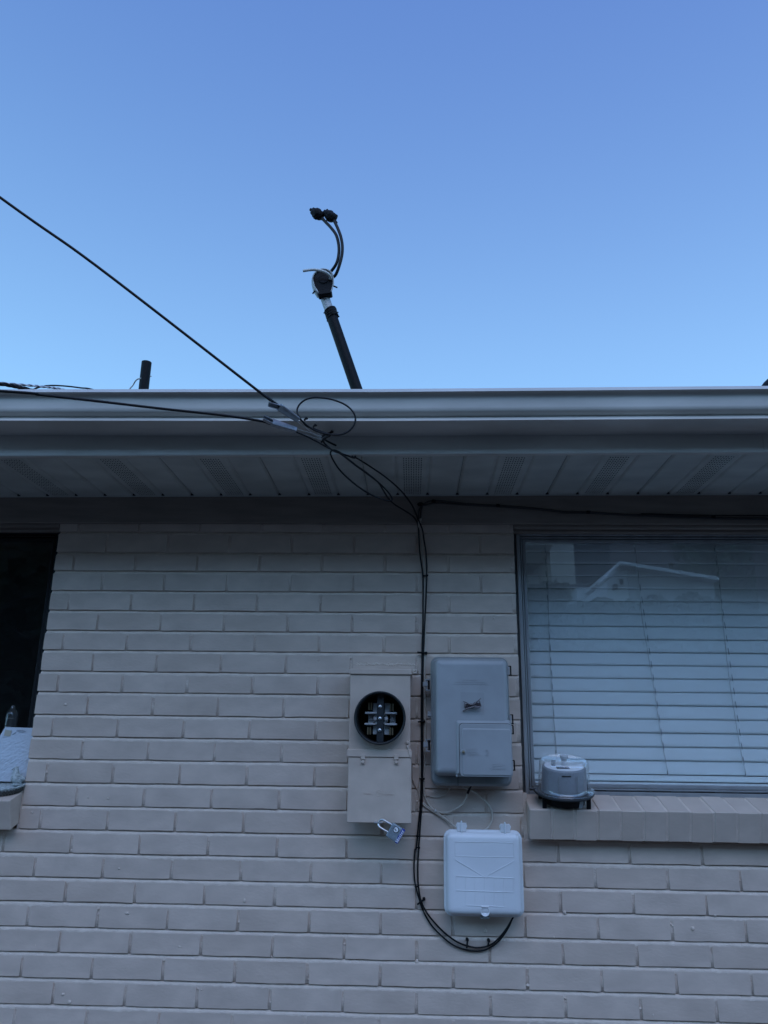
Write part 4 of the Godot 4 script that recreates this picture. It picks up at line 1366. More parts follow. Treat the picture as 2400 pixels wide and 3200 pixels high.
func cables() -> void:
	# one cable drops steeply from the left, loops at its clamp, passes under the eave and runs down the wall
	cable("coax_cable", "black cable falling steeply from upper left, with a loop before the gutter",
		[Vector3(-1.8709, 3.149, 2.2), Vector3(-2.3937, 3.7136, 1.55), Vector3(-1.5422, 3.2055, 1.1), Vector3(-0.9223, 2.8077, 0.86), Vector3(-0.6989, 2.6672, 0.78), Vector3(-0.3085, 2.3936, 0.645), Vector3(-0.2808, 2.3776, 0.63), Vector3(-0.256, 2.363, 0.615), Vector3(-0.2313, 2.3522, 0.598), Vector3(-0.2063, 2.3432, 0.575), Vector3(-0.1869, 2.3286, 0.565), Vector3(-0.1674, 2.3182, 0.556), Vector3(-0.1436, 2.312, 0.55), Vector3(-0.1192, 2.308, 0.55), Vector3(-0.095, 2.3097, 0.55), Vector3(-0.0761, 2.3205, 0.55), Vector3(-0.0642, 2.337, 0.552), Vector3(-0.0619, 2.3541, 0.553), Vector3(-0.0675, 2.369, 0.554), Vector3(-0.0805, 2.3849, 0.553), Vector3(-0.0993, 2.3976, 0.552), Vector3(-0.1265, 2.4087, 0.55), Vector3(-0.1536, 2.4142, 0.548), Vector3(-0.1764, 2.4152, 0.547), Vector3(-0.1967, 2.4092, 0.547), Vector3(-0.2114, 2.3955, 0.548), Vector3(-0.2168, 2.379, 0.55), Vector3(-0.2132, 2.3629, 0.554), Vector3(-0.2031, 2.3466, 0.556), Vector3(-0.1886, 2.3315, 0.553), Vector3(-0.1687, 2.3248, 0.548), Vector3(-0.1456, 2.3203, 0.535), Vector3(-0.1308, 2.3188, 0.52), Vector3(-0.1522, 2.3125, 0.5), Vector3(-0.1281, 2.2945, 0.472), Vector3(-0.1035, 2.2936, 0.448), Vector3(-0.077, 2.2929, 0.42), Vector3(-0.0697, 2.2959, 0.412), Vector3(-0.0377, 2.2948, 0.352), Vector3(0.005, 2.2961, 0.252), Vector3(0.0479, 2.2923, 0.14), Vector3(0.0838, 2.2699, 0.06), Vector3(0.1025, 2.2361, 0.03), Vector3(0.1193, 2.1964, 0.02), Vector3(0.1245, 2.1642, 0.016), Vector3(0.1304, 2.1274, 0.014), Vector3(0.133, 2.0884, 0.012), Vector3(0.1332, 2.0546, 0.01), Vector3(0.1323, 2.0184, 0.009), Vector3(0.13, 1.9585, 0.008), Vector3(0.1263, 1.8876, 0.007), Vector3(0.1231, 1.8178, 0.007), Vector3(0.1209, 1.7491, 0.007), Vector3(0.1195, 1.669, 0.007), Vector3(0.1192, 1.5342, 0.007), Vector3(0.119, 1.436, 0.008), Vector3(0.1169, 1.3718, 0.008), Vector3(0.1121, 1.3086, 0.008), Vector3(0.1074, 1.2464, 0.008), Vector3(0.1079, 1.2481, 0.007), Vector3(0.1054, 1.2142, 0.007), Vector3(0.1048, 1.1779, 0.007), Vector3(0.1066, 1.1475, 0.007), Vector3(0.1144, 1.1083, 0.009), Vector3(0.1308, 1.0786, 0.008), Vector3(0.1531, 1.0532, 0.007), Vector3(0.1826, 1.0271, 0.007), Vector3(0.2149, 1.0072, 0.008), Vector3(0.2471, 0.997, 0.009), Vector3(0.2765, 0.9943, 0.008), Vector3(0.3059, 1.0017, 0.01), Vector3(0.3296, 1.0197, 0.014), Vector3(0.3502, 1.044, 0.02), Vector3(0.3646, 1.0663, 0.024), Vector3(0.3728, 1.0802, 0.026)], 0.00245, kit.cable, "", 8, 7)
	# the other comes in level, turns back in a loop under the soffit and follows the first one down
	cable("coax_cable", "black cable coming in level from the left, looped under the soffit",
		[Vector3(-1.6401, 1.8325, 2), Vector3(-2.0744, 2.1267, 1.4), Vector3(-1.5317, 2.2527, 1.05), Vector3(-0.8765, 2.3174, 0.8), Vector3(-0.8002, 2.3259, 0.76), Vector3(-0.6949, 2.3377, 0.7), Vector3(-0.5408, 2.3364, 0.655), Vector3(-0.3905, 2.3307, 0.625), Vector3(-0.3025, 2.328, 0.595), Vector3(-0.2801, 2.3247, 0.585), Vector3(-0.248, 2.3204, 0.572), Vector3(-0.2151, 2.3119, 0.56), Vector3(-0.1844, 2.3033, 0.545), Vector3(-0.1525, 2.2936, 0.52), Vector3(-0.1246, 2.2872, 0.49), Vector3(-0.1071, 2.289, 0.46), Vector3(-0.0678, 2.2665, 0.43), Vector3(-0.0374, 2.2525, 0.4), Vector3(-0.0063, 2.2366, 0.37), Vector3(0.0193, 2.2158, 0.35), Vector3(0.0296, 2.2008, 0.34), Vector3(0.0257, 2.1942, 0.338), Vector3(0.0094, 2.1956, 0.34), Vector3(-0.0167, 2.2036, 0.345), Vector3(-0.0444, 2.2165, 0.352), Vector3(-0.0721, 2.2344, 0.36), Vector3(-0.1042, 2.2589, 0.375), Vector3(-0.1246, 2.28, 0.39), Vector3(-0.1378, 2.3002, 0.41), Vector3(-0.1388, 2.3072, 0.425), Vector3(-0.1313, 2.3114, 0.43), Vector3(-0.1173, 2.3092, 0.425), Vector3(-0.1023, 2.3025, 0.41), Vector3(-0.0722, 2.2879, 0.375), Vector3(-0.0416, 2.2771, 0.335), Vector3(-0.0136, 2.2661, 0.29), Vector3(0.0012, 2.2591, 0.23), Vector3(0.0132, 2.2545, 0.17), Vector3(0.0295, 2.2544, 0.11), Vector3(0.0543, 2.2517, 0.065), Vector3(0.0875, 2.2388, 0.03), Vector3(0.1044, 2.2168, 0.016), Vector3(0.1082, 2.1772, 0.012), Vector3(0.11, 2.1377, 0.012), Vector3(0.1136, 2.1036, 0.01), Vector3(0.1191, 2.0647, 0.008), Vector3(0.1214, 2.0355, 0.008), Vector3(0.1218, 1.9825, 0.007), Vector3(0.1207, 1.8877, 0.006), Vector3(0.1185, 1.8178, 0.006), Vector3(0.1179, 1.7719, 0.006), Vector3(0.116, 1.669, 0.006), Vector3(0.1158, 1.5342, 0.006), Vector3(0.1157, 1.4359, 0.006), Vector3(0.1129, 1.3716, 0.006), Vector3(0.1067, 1.3083, 0.006), Vector3(0.1, 1.246, 0.006), Vector3(0.0969, 1.2421, 0.006), Vector3(0.0945, 1.2083, 0.006), Vector3(0.0945, 1.1776, 0.006), Vector3(0.0976, 1.1527, 0.006), Vector3(0.1069, 1.1197, 0.008), Vector3(0.121, 1.0823, 0.007), Vector3(0.1412, 1.0501, 0.006), Vector3(0.1678, 1.0239, 0.006), Vector3(0.2001, 1.0007, 0.006), Vector3(0.2324, 0.9892, 0.006), Vector3(0.2647, 0.9851, 0.006), Vector3(0.2942, 0.9897, 0.007), Vector3(0.3236, 1.007, 0.011), Vector3(0.3442, 1.0299, 0.017), Vector3(0.3584, 1.0527, 0.023), Vector3(0.3675, 1.0721, 0.026)], 0.0024, kit.cable, "", 8, 10)

	# wedge clamps that take the pull
	var defs := [
		[Vector3(-0.2523, 2.3567, 0.617), Vector3(-0.2086, 2.3383, 0.578), Vector3(-0.2773, 2.3599, 0.628), "ribbed metal wedge clamp on the steep black cable, beside the loop", -1.0],
		[Vector3(-0.2735, 2.3275, 0.587), Vector3(-0.215, 2.3158, 0.562), Vector3(-0.2949, 2.3344, 0.6), "smooth metal wedge clamp on the level black cable, lower of two", 1.0]]
	for d in defs:
		var lo: Vector3 = d[0]
		var hi: Vector3 = d[1]
		var c := thing("wedge_clamp", d[3], "clamp", (lo + hi) / 2.0)
		var x := (hi - lo).normalized()
		var face := Vector3(0.2, 0.45 * d[4] - 0.1, 1)
		var z := (face - x * x.dot(face)).normalized()
		var b := Basis(x, z.cross(x), z)
		var l := (hi - lo).length()
		var sh := MB.new()
		var rings := []
		for k in 2:
			var w: float = 0.0100 if k == 0 else 0.0072
			var r := []
			for q in [Vector2(-w, -0.0055), Vector2(w * 0.8, -0.0055), Vector2(w, -0.002), Vector2(w, 0.004), Vector2(w * 0.8, 0.006), Vector2(-w * 0.8, 0.006), Vector2(-w, 0.004)]:
				r.append(lo + b * Vector3(l * k, q.x, q.y))
			rings.append(r)
		sh.loft(rings, true, true, -1)
		put("shell", sh, kit.clamp, c)
		var rib := MB.new()
		for k in 15:
			var t := 0.10 + 0.84 * k / 14.0
			var w := lerpf(0.0100, 0.0072, t)
			rib.box(lo + b * Vector3(l * t, -d[4] * w * 0.72, 0.0032), Vector3(l * 0.028, w * 0.72, 0.0085), b, 0.0003)
		put("ribs", rib, kit.clamp, c)
		var wd := MB.new()
		var m: Vector3 = d[2]
		var dx: Vector3 = (lo - m).normalized()
		var bb := Basis(dx, b.z.cross(dx).normalized(), b.z)
		var wl := (lo - m).length() + 0.006
		var wc := m + dx * wl / 2.0
		wd.box(wc + bb * Vector3(0, -0.0052, 0), Vector3(wl, 0.0014, 0.010), bb)
		wd.box(wc + bb * Vector3(0, 0.0052, 0), Vector3(wl, 0.0014, 0.010), bb)
		wd.box(wc + bb * Vector3(0, 0, -0.0045), Vector3(wl, 0.0104, 0.0012), bb)
		put("wedge", wd, kit.clamp, c)
		var bail := MB.new()
		var hook := Vector3(-0.1572, 2.3273, 0.48)
		for s in [-1.0, 1.0]:
			var st: Vector3 = hi + b * Vector3(-0.004, s * 0.005, 0)
			bail.tube(curve([st, st.lerp(hook, 0.4) + Vector3(0, s * 0.0022, 0), st.lerp(hook, 0.75) + Vector3(0, s * 0.004, 0), hook + Vector3(0.002, -0.002 + s * 0.003, 0)], 5), 0.0008, 6)
		put("bail", bail, kit.steel, c)

	var hk := thing("cable_hook", "dark metal hook under the gutter that holds both wedge clamps", "hook", Vector3(-0.1398, 2.3389, 0.44))
	var hm := MB.new()
	hm.tube(curve([Vector3(-0.1591, 2.3158, 0.478), Vector3(-0.1515, 2.3209, 0.482), Vector3(-0.1445, 2.3342, 0.474), Vector3(-0.1388, 2.3482, 0.462), Vector3(-0.1352, 2.3641, 0.44), Vector3(-0.1355, 2.3789, 0.41)], 5), 0.0026, 8)
	put("rod", hm, kit.black_plastic, hk)
	var h2 := MB.new()
	h2.tube(curve([Vector3(-0.1581, 2.3287, 0.482), Vector3(-0.1525, 2.336, 0.478), Vector3(-0.1437, 2.3458, 0.465), Vector3(-0.1345, 2.3586, 0.445), Vector3(-0.1343, 2.3733, 0.42)], 5), 0.0030, 8)
	h2.box(Vector3(-0.1428, 2.3753, 0.412), Vector3(0.022, 0.012, 0.004), Basis(), 0.001)
	put("bracket", h2, kit.black_plastic, hk)
	var h3 := MB.new()
	h3.tube([Vector3(-0.1488, 2.325, 0.47), Vector3(-0.1373, 2.3286, 0.44), Vector3(-0.1262, 2.3323, 0.412)], 0.0026, 8)
	put("screw_shank", h3, kit.black_plastic, hk)

	# ties round the bundle and clips on the wall; each [place, length, turn, label]
	var ties := [
		[Vector3(-0.1906, 2.343, 0.572), 0.010, 0.9, "black cable tie nearest the ribbed clamp on the upper loop"],
		[Vector3(-0.1685, 2.3313, 0.556), 0.010, 0.9, "black cable tie at the lower side of the upper loop"],
		[Vector3(-0.076, 2.2965, 0.415), 0.011, -0.6, "black cable tie beside the loop under the soffit"],
		[Vector3(0.1286, 2.0464, 0.012), 0.017, 0.05, "black cable tie highest on the wall bundle"],
		[Vector3(0.117, 1.4361, 0.01), 0.015, -0.05, "black cable tie on the bundle between meter door and grey box"],
		[Vector3(0.1048, 1.279, 0.01), 0.012, -0.1, "black cable tie level with the padlock"],
		[Vector3(0.1048, 1.2484, 0.01), 0.011, 0.1, "black cable tie just below the padlock level"],
		[Vector3(0.1018, 1.1458, 0.01), 0.012, 0.1, "black cable tie where the two cables begin to bend"]]
	for t in ties:
		var m := MB.new()
		m.box(t[0], Vector3(t[1], 0.0034, 0.0075), Basis(Vector3(0, 0, 1), t[2]), 0.0006)
		m.box(t[0] + Vector3(t[1] * 0.42, 0.0004, 0.003), Vector3(0.0046, 0.0056, 0.005), Basis(Vector3(0, 0, 1), t[2]), 0.0008)
		tag(put("cable_tie", m, kit.black_plastic), t[3], "cable tie", "black ties and clips along the cables")
	var clips := [
		[Vector3(0.1179, 1.8045, 0.012), 0.030, -0.10, "black screw clip above the corner of the grey box"],
		[Vector3(0.1148, 1.5989, 0.012), 0.020, 0.05, "black nail clip left of the grey box's middle"],
		[Vector3(0.1138, 1.1075, 0.012), 0.026, 0.62, "slanted black clip where the cables curve towards the pale box"],
		[Vector3(0.2423, 1.0042, 0.012), 0.022, 1.45, "upright black clip left of centre under the pale box"],
		[Vector3(0.3013, 1.0067, 0.014), 0.016, 1.35, "small black clip right of centre under the pale box"]]
	for t in clips:
		var b := Basis(Vector3(0, 0, 1), t[2])
		var c := thing("cable_clip", t[3], "clip", t[0], "black ties and clips along the cables")
		var m := MB.new()
		m.box(t[0], Vector3(t[1], 0.0046, 0.006), b, 0.0010)
		put("strap", m, kit.black_plastic, c)
		var hd := MB.new()
		hd.lathe([Vector2(0.0042, -0.012), Vector2(0.0042, 0.002), Vector2(0.0028, 0.0036)], Transform3D(b * Basis(Vector3(1, 0, 0), PI / 2), t[0] + b * Vector3(t[1] * 0.42, 0.0006, 0)), 12)
		put("screw_head", hd, kit.black_plastic, c)

	# painted cables that run under the frieze and down with the black ones
	var gs := "painted beige cables on the wall"
	cable("dark_cable", "upper of two dark cables running right along the frieze board", [Vector3(0.1146, 2.2335, 0.019), Vector3(0.1161, 2.2625, 0.02), Vector3(0.1267, 2.2831, 0.021), Vector3(0.1568, 2.2937, 0.02), Vector3(0.2057, 2.2901, 0.019), Vector3(0.2581, 2.2839, 0.019), Vector3(0.3142, 2.2796, 0.019), Vector3(0.3663, 2.2775, 0.02), Vector3(0.4445, 2.272, 0.019), Vector3(0.5185, 2.2647, 0.019), Vector3(0.5737, 2.2578, 0.019), Vector3(0.614, 2.2567, 0.019), Vector3(0.6692, 2.2549, 0.019), Vector3(0.7608, 2.2488, 0.019), Vector3(0.8523, 2.2455, 0.019), Vector3(0.9433, 2.2415, 0.019), Vector3(1.0524, 2.2386, 0.019), Vector3(1.1248, 2.2369, 0.019), Vector3(1.2185, 2.2359, 0.019), Vector3(1.5564, 2.2321, 0.019)], 0.0026, kit.dark_cable)
	cable("dark_cable", "lower of two dark cables running right along the frieze board", [Vector3(0.1079, 2.2315, 0.019), Vector3(0.1079, 2.2566, 0.02), Vector3(0.1172, 2.274, 0.021), Vector3(0.1342, 2.2795, 0.02), Vector3(0.1643, 2.2857, 0.019), Vector3(0.2056, 2.2838, 0.019), Vector3(0.2655, 2.2792, 0.019), Vector3(0.3141, 2.2769, 0.019), Vector3(0.3662, 2.2735, 0.02), Vector3(0.4444, 2.2685, 0.019), Vector3(0.5184, 2.262, 0.019), Vector3(0.5735, 2.2539, 0.019), Vector3(0.6137, 2.2524, 0.019), Vector3(0.669, 2.2517, 0.019), Vector3(0.7606, 2.2461, 0.019), Vector3(0.852, 2.2421, 0.019), Vector3(0.943, 2.238, 0.019), Vector3(1.052, 2.2352, 0.019), Vector3(1.1244, 2.2334, 0.019), Vector3(1.218, 2.2321, 0.019), Vector3(1.5558, 2.2283, 0.019)], 0.0024, kit.dark_cable)
	cable("black_cable", "thin black cable above the two dark ones at the frieze's right end", [Vector3(0.8193, 2.2494, 0.02), Vector3(0.8696, 2.2479, 0.023), Vector3(0.9239, 2.2461, 0.024), Vector3(0.9966, 2.2444, 0.024), Vector3(1.0874, 2.2438, 0.024), Vector3(1.2173, 2.2433, 0.024), Vector3(1.5551, 2.2413, 0.024)], 0.0022, kit.cable)
	cable("tan_cable", "left painted cable between the black cables, down past the grey box", [Vector3(0.1079, 2.2338, 0.018), Vector3(0.1081, 2.2166, 0.017), Vector3(0.1091, 2.1837, 0.008), Vector3(0.1149, 2.1392, 0.006), Vector3(0.1202, 2.1047, 0.005), Vector3(0.1244, 2.0656, 0.004), Vector3(0.1258, 2.0436, 0.004), Vector3(0.1257, 1.9951, 0.004), Vector3(0.1246, 1.9118, 0.003), Vector3(0.1248, 1.8231, 0.003), Vector3(0.1239, 1.7385, 0.003), Vector3(0.1258, 1.6351, 0.003), Vector3(0.1248, 1.5342, 0.003), Vector3(0.1123, 1.4846, 0.003), Vector3(0.1125, 1.463, 0.003), Vector3(0.1111, 1.4321, 0.003), Vector3(0.1094, 1.3982, 0.003), Vector3(0.1131, 1.3759, 0.003), Vector3(0.1207, 1.3649, 0.004), Vector3(0.1351, 1.3548, 0.004), Vector3(0.1536, 1.3441, 0.005), Vector3(0.177, 1.3305, 0.007), Vector3(0.1969, 1.3169, 0.01), Vector3(0.2157, 1.3038, 0.016)], 0.0028, kit.tan_cable, gs)
	cable("tan_cable", "right painted cable that swings into the grey box from below", [Vector3(0.1146, 2.2338, 0.018), Vector3(0.1124, 2.2166, 0.017), Vector3(0.1149, 2.1838, 0.008), Vector3(0.1197, 2.1392, 0.006), Vector3(0.123, 2.1048, 0.005), Vector3(0.1268, 2.0656, 0.004), Vector3(0.1282, 2.0436, 0.004), Vector3(0.1285, 1.9952, 0.004), Vector3(0.1276, 1.9118, 0.003), Vector3(0.1277, 1.8231, 0.003), Vector3(0.1267, 1.7385, 0.003), Vector3(0.1279, 1.6351, 0.003), Vector3(0.1276, 1.5343, 0.003), Vector3(0.1261, 1.4848, 0.003), Vector3(0.1221, 1.4339, 0.003), Vector3(0.123, 1.4097, 0.003), Vector3(0.1259, 1.3889, 0.004), Vector3(0.1368, 1.3652, 0.004), Vector3(0.1536, 1.3489, 0.006), Vector3(0.1721, 1.3441, 0.007), Vector3(0.1956, 1.3456, 0.009), Vector3(0.2159, 1.3551, 0.011), Vector3(0.2335, 1.3674, 0.014), Vector3(0.2445, 1.3837, 0.018), Vector3(0.2514, 1.4033, 0.025), Vector3(0.256, 1.4156, 0.03), Vector3(0.2577, 1.4245, 0.032)], 0.0028, kit.tan_cable, gs)
	cable("tan_cable", "painted cable bowing right from the grey box to the pale box", [Vector3(0.2324, 1.4242, 0.034), Vector3(0.2391, 1.4155, 0.032), Vector3(0.2545, 1.4095, 0.026), Vector3(0.2751, 1.3985, 0.018), Vector3(0.2989, 1.38, 0.01), Vector3(0.3147, 1.3618, 0.007), Vector3(0.3218, 1.3429, 0.006), Vector3(0.3196, 1.3241, 0.007), Vector3(0.3088, 1.307, 0.01), Vector3(0.2938, 1.2973, 0.016), Vector3(0.2792, 1.2906, 0.02)], 0.0029, kit.tan_cable, gs)
	cable("tan_cable", "painted cable running straight down right to the pale box hinge", [Vector3(0.1207, 1.3698, 0.005), Vector3(0.1368, 1.3574, 0.006), Vector3(0.1553, 1.347, 0.007), Vector3(0.177, 1.3333, 0.009), Vector3(0.1969, 1.3187, 0.012), Vector3(0.2152, 1.3059, 0.017), Vector3(0.2229, 1.3005, 0.02)], 0.0019, kit.tan_cable, gs)
	cable("ground_wire", "thin painted wire from the meter base's seal screw to the cables", [Vector3(0.0755, 1.5274, 0.094), Vector3(0.0781, 1.5143, 0.094), Vector3(0.0836, 1.4952, 0.09), Vector3(0.0871, 1.4753, 0.06), Vector3(0.0871, 1.455, 0.03), Vector3(0.0875, 1.4417, 0.008), Vector3(0.0943, 1.4222, 0.004), Vector3(0.1055, 1.4046, 0.003), Vector3(0.1114, 1.395, 0.003)], 0.0018, kit.box_paint)
	cable("thin_wire", "thin sagging wire behind the cables under the grey box", [Vector3(0.1233, 1.3929, 0.004), Vector3(0.1352, 1.3894, 0.004), Vector3(0.1505, 1.3858, 0.004), Vector3(0.164, 1.3856, 0.005), Vector3(0.1776, 1.3898, 0.006), Vector3(0.1877, 1.3958, 0.01), Vector3(0.1951, 1.4044, 0.018), Vector3(0.1984, 1.4153, 0.026)], 0.0014, kit.tan_cable)
	var tie := MB.new()
	for k in 4:
		tie.box(Vector3(0.1555, 1.3487, 0.012) + Vector3(rng.randf_range(-0.003, 0.003), rng.randf_range(-0.003, 0.003), 0), Vector3(0.0064, 0.0015, 0.003), Basis(Vector3(0, 0, 1), k * 0.9 + 0.3))
	tag(put("twist_tie", tie, kit.print_white), "small white twist tie where the painted cables cross", "tie")
	var boot := MB.new()
	boot.tube([Vector3(0.2497, 1.3985, 0.024), Vector3(0.2544, 1.4099, 0.028), Vector3(0.2585, 1.4189, 0.031)], 0.0034, 10)
	tag(put("cable_boot", boot, kit.black_plastic), "short black boot on a painted cable under the grey box", "cable boot")
	var cl := MB.new()
	cl.blob(Vector3(0.1135, 2.2798, 0.024), Vector3(0.011, 0.007, 0.007), FastNoiseLite.new(), 0.0, 12)
	tag(put("cable_clamp", cl, kit.black_plastic), "round black clamp where two dark cables turn at the frieze", "clamp")
	for q in [[Vector3(0.1567, 2.2915, 0.022), "first black staple on the frieze cables, right of the clamp"], [Vector3(0.3642, 2.2768, 0.022), "large black staple on the frieze cables, near the window's left end"], [Vector3(0.6538, 2.2547, 0.022), "black staple on the frieze cables, over the right window"], [Vector3(1.0476, 2.2385, 0.022), "rightmost black staple on the frieze cables"]]:
		var s := MB.new()
		s.box(q[0], Vector3(0.013, 0.0095, 0.007), Basis(Vector3(0, 0, 1), -0.1), 0.002)
		tag(put("cable_staple", s, kit.black_plastic), q[1], "staple", "staples on the frieze cables")


# ---------------------------------------------------------------- things on the two sills
func sill_things() -> void:
	var foot := Vector3(0.528, 1.3715, 0.022)
	var m := thing("electric_meter", "round electric meter with clear cover standing on the right window sill", "electric meter", foot)
	var t := Basis(Vector3(1, 0, 0), 0.235)
	var xf := Transform3D(t, foot)
	var base := MB.new()
	base.lathe([Vector2(0.046, 0.005), Vector2(0.0575, 0.008), Vector2(0.0600, 0.034)], xf, 40)
	put("base", base, kit.black_plastic, m)
	for s in [[-0.048, 0.036, 0], [0.048, 0.036, 0], [-0.048, -0.036, 0], [0.048, -0.036, 0], [-0.018, 0.050, 1], [0.036, 0.046, 1], [-0.018, -0.05, 1], [0.040, -0.05, 1]]:
		var leg := MB.new()
		if s[2] == 0:
			leg.box(xf * Vector3(s[0] * 1.3, 0.019, s[1]), Vector3(0.012, 0.036, 0.006), t, 0.001)
			put("foot", leg, kit.black_plastic, m)
		else:
			leg.plate(xf * Vector3(s[0], 0.021, s[1]), 0.0165, 0.030, 0.007, [[-0.0014, 0.0006], [-0.0008, 0.0], [0.0008, 0.0], [0.0014, 0.0006]], 4, 0, true, true, t)
			put("blade", leg, kit.insulator, m)
	var fl := MB.new()
	fl.lathe([Vector2(0.058, 0.032), Vector2(0.083, 0.034), Vector2(0.0855, 0.037), Vector2(0.083, 0.0405), Vector2(0.060, 0.041)], xf, 64)
	put("back_plate", fl, kit.slate, m)
	var body := MB.new()
	body.lathe([Vector2(0.0655, 0.0415), Vector2(0.0620, 0.1060), Vector2(0.0610, 0.1095), Vector2(0.0580, 0.1110)], xf, 56)
	var bd := put("body", body, kit.meter_grey, m)
	var face := MB.new()
	face.lathe([Vector2(0.056, 0.1108), Vector2(0.056, 0.1118)], xf, 40)
	put("face_plate", face, kit.print_white, bd)
	var disp := MB.new()
	disp.box(xf * Vector3(-0.008, 0.1122, 0.026), Vector3(0.036, 0.003, 0.016), t, 0.0006)
	put("display", disp, kit.slate, bd)
	for s in [-0.028, 0.026]:
		var ln := MB.new()
		ln.box(xf * Vector3(s, 0.070, 0.0618), Vector3(0.0010, 0.056, 0.0022), t)
		put("seam", ln, kit.grey_back, bd)
	var slot := MB.new()
	slot.box(xf * Vector3(-0.005, 0.0985, 0.0620), Vector3(0.026, 0.0036, 0.0026), t, 0.0004)
	put("slot", slot, kit.black_plastic, bd)
	var strip := MB.new()
	strip.box(xf * Vector3(0.0625, 0.062, 0.022), Vector3(0.0016, 0.040, 0.003), t * Basis(Vector3(0, 1, 0), -0.3))
	put("side_slot", strip, kit.black_plastic, bd)
	var cov := MB.new()
	var pr := [Vector2(0.0855, 0.0412), Vector2(0.0860, 0.0440), Vector2(0.0790, 0.0465), Vector2(0.0748, 0.0500), Vector2(0.0735, 0.056), Vector2(0.0700, 0.1210), Vector2(0.0680, 0.1270), Vector2(0.0640, 0.1300), Vector2(0.0590, 0.1290), Vector2(0.0, 0.1270),
		Vector2(0.0, 0.1248), Vector2(0.0580, 0.1266), Vector2(0.0632, 0.1274), Vector2(0.0660, 0.1255), Vector2(0.0678, 0.1205), Vector2(0.0713, 0.056), Vector2(0.0735, 0.0480), Vector2(0.0790, 0.0440), Vector2(0.083, 0.0425)]
	cov.lathe(pr, xf, 64, false, false)
	put("clear_cover", cov, kit.clear, m)
	var knob := MB.new()
	knob.lathe([Vector2(0.0085, 0.1268), Vector2(0.0085, 0.134), Vector2(0.0115, 0.1345), Vector2(0.0115, 0.1375), Vector2(0.0105, 0.1380), Vector2(0.0115, 0.1385), Vector2(0.0115, 0.1415), Vector2(0.0095, 0.1425)], Transform3D(t, foot + t * Vector3(0.0, 0, 0.004)), 24)
	put("port_cap", knob, kit.insulator, m)
	var port := MB.new()
	port.lathe([Vector2(0.006, 0.107), Vector2(0.006, 0.126)], Transform3D(t, foot + t * Vector3(-0.030, 0, 0.0)), 16)
	put("reset_post", port, kit.meter_grey, m)

	# left sill: a scalloped dish with a bird, a wrapped sheet leaning behind it
	var n := FastNoiseLite.new()
	n.seed = 77
	n.frequency = 0.5
	var dc := Vector3(-1.166, 1.3785, -0.004)
	var dish := thing("scalloped_dish", "pale weathered dish with scalloped rim on the left window sill", "dish", dc)
	var dt := Basis(Vector3(1, 0, 0), 0.26)
	var dm := MB.new()
	var rings := []
	for l in [[0.066, -0.003, 0.0], [0.074, 0.004, 0.3], [0.083, 0.014, 0.8], [0.0905, 0.0235, 1.0], [0.0915, 0.0262, 1.0], [0.088, 0.0268, 1.0], [0.072, 0.0205, 0.4], [0.04, 0.0175, 0.0]]:
		var ring := []
		for i in 96:
			var a := TAU * i / 96
			var wob: float = l[2] * (0.0022 * sin(a * 22.0) + 0.0018 * n.get_noise_2d(i * 2.0, 3.0))
			ring.append(dc + dt * Vector3(cos(a) * (l[0] + wob), l[1] + wob * 0.6, sin(a) * (l[0] + wob) * 0.62))
		rings.append(ring)
	dm.loft(rings, true, true, 0)
	put("bowl", dm, kit.ceramic, dish)
	var carve := MB.new()
	for i in 26:
		var a := PI * (i + 0.5) / 26.0
		var p0 := dc + dt * Vector3(cos(a) * 0.0755, 0.004, sin(a) * 0.0755 * 0.63)
		var p1 := dc + dt * Vector3(cos(a + 0.06) * 0.0885, 0.0195, sin(a + 0.06) * 0.0885 * 0.63)
		carve.tube([p0, p0.lerp(p1, 0.5) + Vector3(0, -0.001, 0.0016), p1], [0.0022, 0.0042, 0.0026], 8)
	put("carving", carve, kit.carved, dish)
	bird()
	var fo := thing("foam_mailer", "white quilted foam sheet leaning inside the left window recess", "packaging", Vector3(-1.1337, 1.4104, -0.036))
	var fm := MB.new()
	var top_l := Vector3(-1.1842, 1.5682, -0.038)
	var top_r := Vector3(-1.0716, 1.5666, -0.038)
	var low_l := Vector3(-1.2507, 1.4085, -0.02)
	var low_r := Vector3(-1.0407, 1.4097, -0.02)
	var cols := 46
	var rows := 56
	var g := []
	for i in rows + 1:
		var v := float(i) / rows
		var row := []
		for k in cols + 1:
			var u := float(k) / cols
			var p := low_l.lerp(low_r, u).lerp(top_l.lerp(top_r, u), v)
			var bump := 0.0022 * n.get_noise_2d(p.x * 120, p.y * 1600) * (1.0 if v < 0.75 else 0.3)
			if v < 0.42:
				bump += 0.0019 * sin(p.x * 560.0 + 1.57 * float(int(p.y * 90.0) % 2)) * sin(p.y * 560.0)
			row.append(p + Vector3(0, 0, bump))
		g.append(row)
	for i in rows:
		for k in cols:
			fm.tri(g[i][k], g[i + 1][k], g[i + 1][k + 1], 0)
			fm.tri(g[i][k], g[i + 1][k + 1], g[i][k + 1], 0)
			var dz := Vector3(0, 0, -0.006)
			fm.tri(g[i][k] + dz, g[i + 1][k + 1] + dz, g[i + 1][k] + dz, 1)
			fm.tri(g[i][k] + dz, g[i][k + 1] + dz, g[i + 1][k + 1] + dz, 1)
	for k in cols:
		fm.tri(g[rows][k], g[rows][k] + Vector3(0, 0, -0.006), g[rows][k + 1], -1)
		fm.tri(g[rows][k + 1], g[rows][k] + Vector3(0, 0, -0.006), g[rows][k + 1] + Vector3(0, 0, -0.006), -1)
	put("sheet", fm, kit.foam, fo)
	var stk := MB.new()
	stk.box(Vector3(-1.1712, 1.5504, -0.035), Vector3(0.0205, 0.0185, 0.0008), Basis(Vector3(0, 0, 1), -0.12))
	put("sticker", stk, kit.beige, fo)
	var tear := MB.new()
